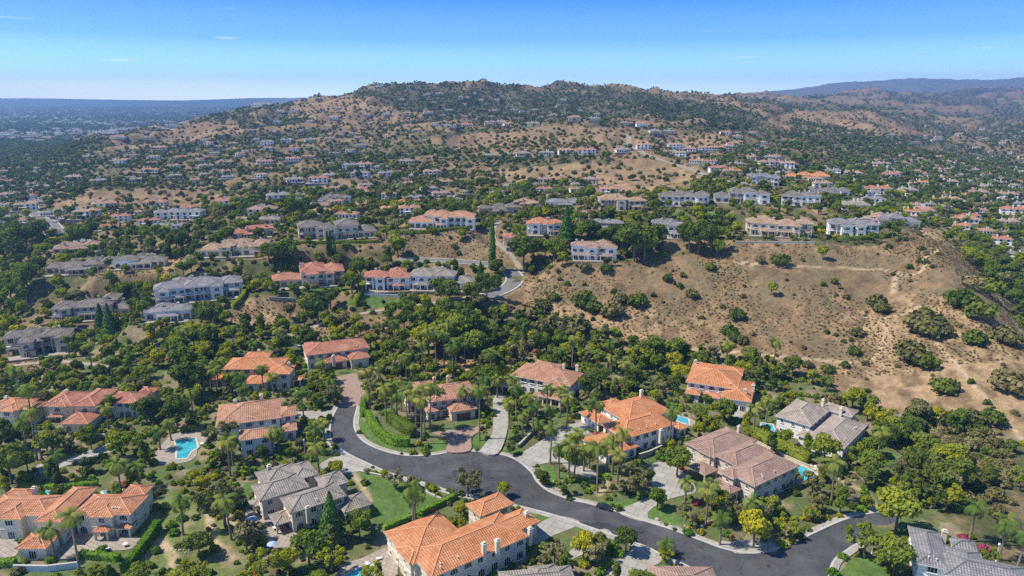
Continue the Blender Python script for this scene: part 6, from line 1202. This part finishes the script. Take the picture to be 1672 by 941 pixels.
# ------------------------------------------------------------------ houses far away
FH = []
for v in range(10):
    r_ = random.Random(v + 3); W = r_.uniform(16, 25); D = r_.uniform(11, 15); two = v % 2 == 0; h_ = 5.7 if two else 3.6; wl = MB(); rf = MB(); seg = 2 + (v % 2)
    for i in range(seg):
        x0 = -W / 2 + W * i / seg; x1 = -W / 2 + W * (i + 1) / seg + .4; dy = r_.uniform(0, 2.5); hh = h_ + .3 * (i % 2); y1 = D - r_.uniform(0, 2)
        wl.box(x0, dy, -5, x1, y1, hh); hip(rf, rf, x0, dy, x1, y1, hh, .7, .45, 0)
        for s in range(2 if two else 1):
            n = max(2, int((x1 - x0) / 4.2))
            for j in range(n):
                xc = x0 + (x1 - x0) * (j + .5) / n; wl.box(xc - .9, dy - .06, 3.1 * s + .5, xc + .9, dy - .01, 3.1 * s + 2.5, 1)
            for yy in (D * .3, D * .65): wl.box(x1 + .01, yy - .6, 3.1 * s + .8, x1 + .06, yy + .6, 3.1 * s + 2.2, 1) if yy < y1 - 1 and i == seg - 1 else None
    if two: xx = r_.uniform(-W * .3, W * .2); wl.box(xx, -2.5, 2.9, xx + 7, .1, 3.15, 2); [wl.box(xx + q, -2.4, -4, xx + q + .4, -2.0, 2.9, 2) for q in (0, 3.2, 6.6)]
    for q in range(2): cx_ = r_.uniform(-W * .4, W * .4); wl.box(cx_ - .6, D * .4, h_, cx_ + .6, D * .4 + 1, h_ + 3.6, 2)
    wl.box(-W / 2 - 3, -5, -4, W / 2 + 2, dy + 1, .05, 3)
    FH.append((W, wl, rf))
wcol = ['white', 'cream', 'white', 'cream', 'white', 'white', 'white', 'white', 'sand', 'white']; rcol = ['faded', 'grey', 'red', 'grey', 'tanroof', 'grey', 'slate', 'terra', 'brown', 'faded']
FHM = [(W, wl.mesh('wall', [M[wcol[i]], M['glass'], M['trim'], M['patio']]), rf.mesh('roof', [M[rcol[i]], M['trim'], M['trim']])) for i, (W, wl, rf) in enumerate(FH)]
FHI = []; tones = ['terracotta roofed white house', 'grey roofed cream house', 'red roofed white house', 'long grey roofed house', 'tan roofed white house', 'grey roofed cream house', 'slate roofed white house', 'orange roofed white house', 'brown roofed sand house', 'terracotta roofed white house']
pos = []
for px, py in FARROW:
    X, Y, Z = P(px, py); pos.append((X, Y, Z, 1.0, px, py))
zones = [([(1300,300),(1440,262),(1672,250),(1672,440),(1590,390),(1520,365),(1450,345)], 150), ([(420,335),(640,300),(860,305),(860,340),(640,355),(400,372)], 60), ([(0,320),(90,325),(330,345),(330,380),(60,392),(0,400)], 45), ([(0,235),(110,228),(100,300),(0,312)], 60),
 ([(200,230),(420,205),(700,150),(900,160),(980,190),(700,215),(430,300),(200,300)], 70), ([(900,230),(1230,215),(1300,290),(1180,290),(1060,240)], 30), ([(860,300),(980,300),(1000,320),(860,335)], 14), ([(1450,205),(1672,205),(1672,250),(1450,250)], 25)]
for poly, n in zones:
    xs = [p[0] for p in poly]; ys = [p[1] for p in poly]; c = 0; tr_ = 0
    while c < n and tr_ < n * 40:
        tr_ += 1; x = random.uniform(min(xs), max(xs)); y = random.uniform(min(ys), max(ys))
        if not inpoly(np.array([x]), np.array([y]), poly)[0]: continue
        X, Y, Z = P(x, y)
        if any((X - q[0]) ** 2 + (Y - q[1]) ** 2 < 30 ** 2 for q in pos): continue
        if inany(np.array([x]), np.array([y]), DRY)[0]: continue
        pos.append((X, Y, Z, random.uniform(.62, .85), x, y)); c += 1
pos = [q for q in pos if not any(abs(local(h, q[0], q[1])[0] - (h['bb'][0] + h['bb'][2]) / 2) < (h['bb'][2] - h['bb'][0]) / 2 + 12 and abs(local(h, q[0], q[1])[1] - (h['bb'][1] + h['bb'][3]) / 2) < 16 for h in HOUSES)]
pos.sort(key=lambda q: q[1]); hr = []
fam = {}
for i, (X, Y, Z, s, px, py) in enumerate(pos):
    v = random.randrange(10); rz = -math.atan2(X, Y) * .6 + random.uniform(-.25, .25)
    if i < 245:
        r_ = link('hillside_house' if s == 1 else 'valley_house', None, None, (X, Y, Z + .2), rz); r_.scale = (s, s, s); link('wall', FHM[v][1], r_); link('roof', FHM[v][2], r_); r_.location.z += .8; tag(r_, None, 'house', 'small houses across the hills and valley'); FHI.append((r_, px, py, tones[v]))
    else: hr.append((X, Y, Z + .2, s, v, rz))
def joinm(i):
    W, a, b = FH[i]; j = MB(); j.v = a.v + b.v; j.f = a.f + [tuple(q + len(a.v) for q in f) for f in b.f]; j.m = a.m + [{0: 4, 1: 2, 2: 2}[q] for q in b.m]; j.uv = a.uv + b.uv
    return j.mesh('far_house', [M[wcol[i]], M['glass'], M['trim'], M['patio'], M[rcol[i]]])
# the town on the plain
n = 5200; Yt = np.exp(rng.uniform(math.log(1900), math.log(11000), n)); pt_ = rng.uniform(-40, 470, n); Xt = (pt_ - CX) / F * Yt * cp; Zt = H(Xt, Yt); px, py = proj(Xt, Yt, Zt); dens = fbm(Xt, Yt, 900, 120, 3)
m = (py > 172) & (py < 300) & (rng.uniform(size=n) < .12 + 2.2 * (dens - .45)) & ~((px > 380) & (py > 190))
town = np.stack([Xt, Yt, Zt, rng.uniform(.8, 2.0, n), rng.choice([1, 3, 5, 6], n), rng.uniform(-.5, .5, n)], 1)[m]
allh = np.concatenate([np.array(hr).reshape(-1, 6), town]) if hr else town
instancer('distant_houses', allh, [joinm(i) for i in range(10)], 'countless tiny pale buildings of the town on the blue plain', None, 'distant buildings')
# clear far trees would hide the little houses only from the front: handled when scattering
for it in (TRE, PLM, SHR, FHI, BO, YD): label_all(it)

# ------------------------------------------------------------------ air: one closed box of thin haze round the whole scene
hz = MB(); hz.box(-14600, -400, -140, 14600, 12900, 520); ho = hz.obj('haze', [bpy.data.materials.new('haze_air')]); tag(ho, 'thin blue haze over the far plain and mountains', 'haze', None, 'stuff')
hm = ho.data.materials[0]; hm.use_nodes = True; t = hm.node_tree; t.nodes.clear(); pv = N(t, 'ShaderNodeVolumePrincipled'); pv.inputs['Color'].default_value = (.32, .56, 1.0, 1); pv.inputs['Density'].default_value = 1.0e-4; pv.inputs['Anisotropy'].default_value = 0.3
oo = N(t, 'ShaderNodeOutputMaterial'); t.links.new(pv.outputs[0], oo.inputs['Volume'])
print('objects', len(bpy.data.objects), 'trees', len(T_), 'shrubs', len(S_), 'palms', len(PLM), 'farh', len(pos), 'town', len(town))
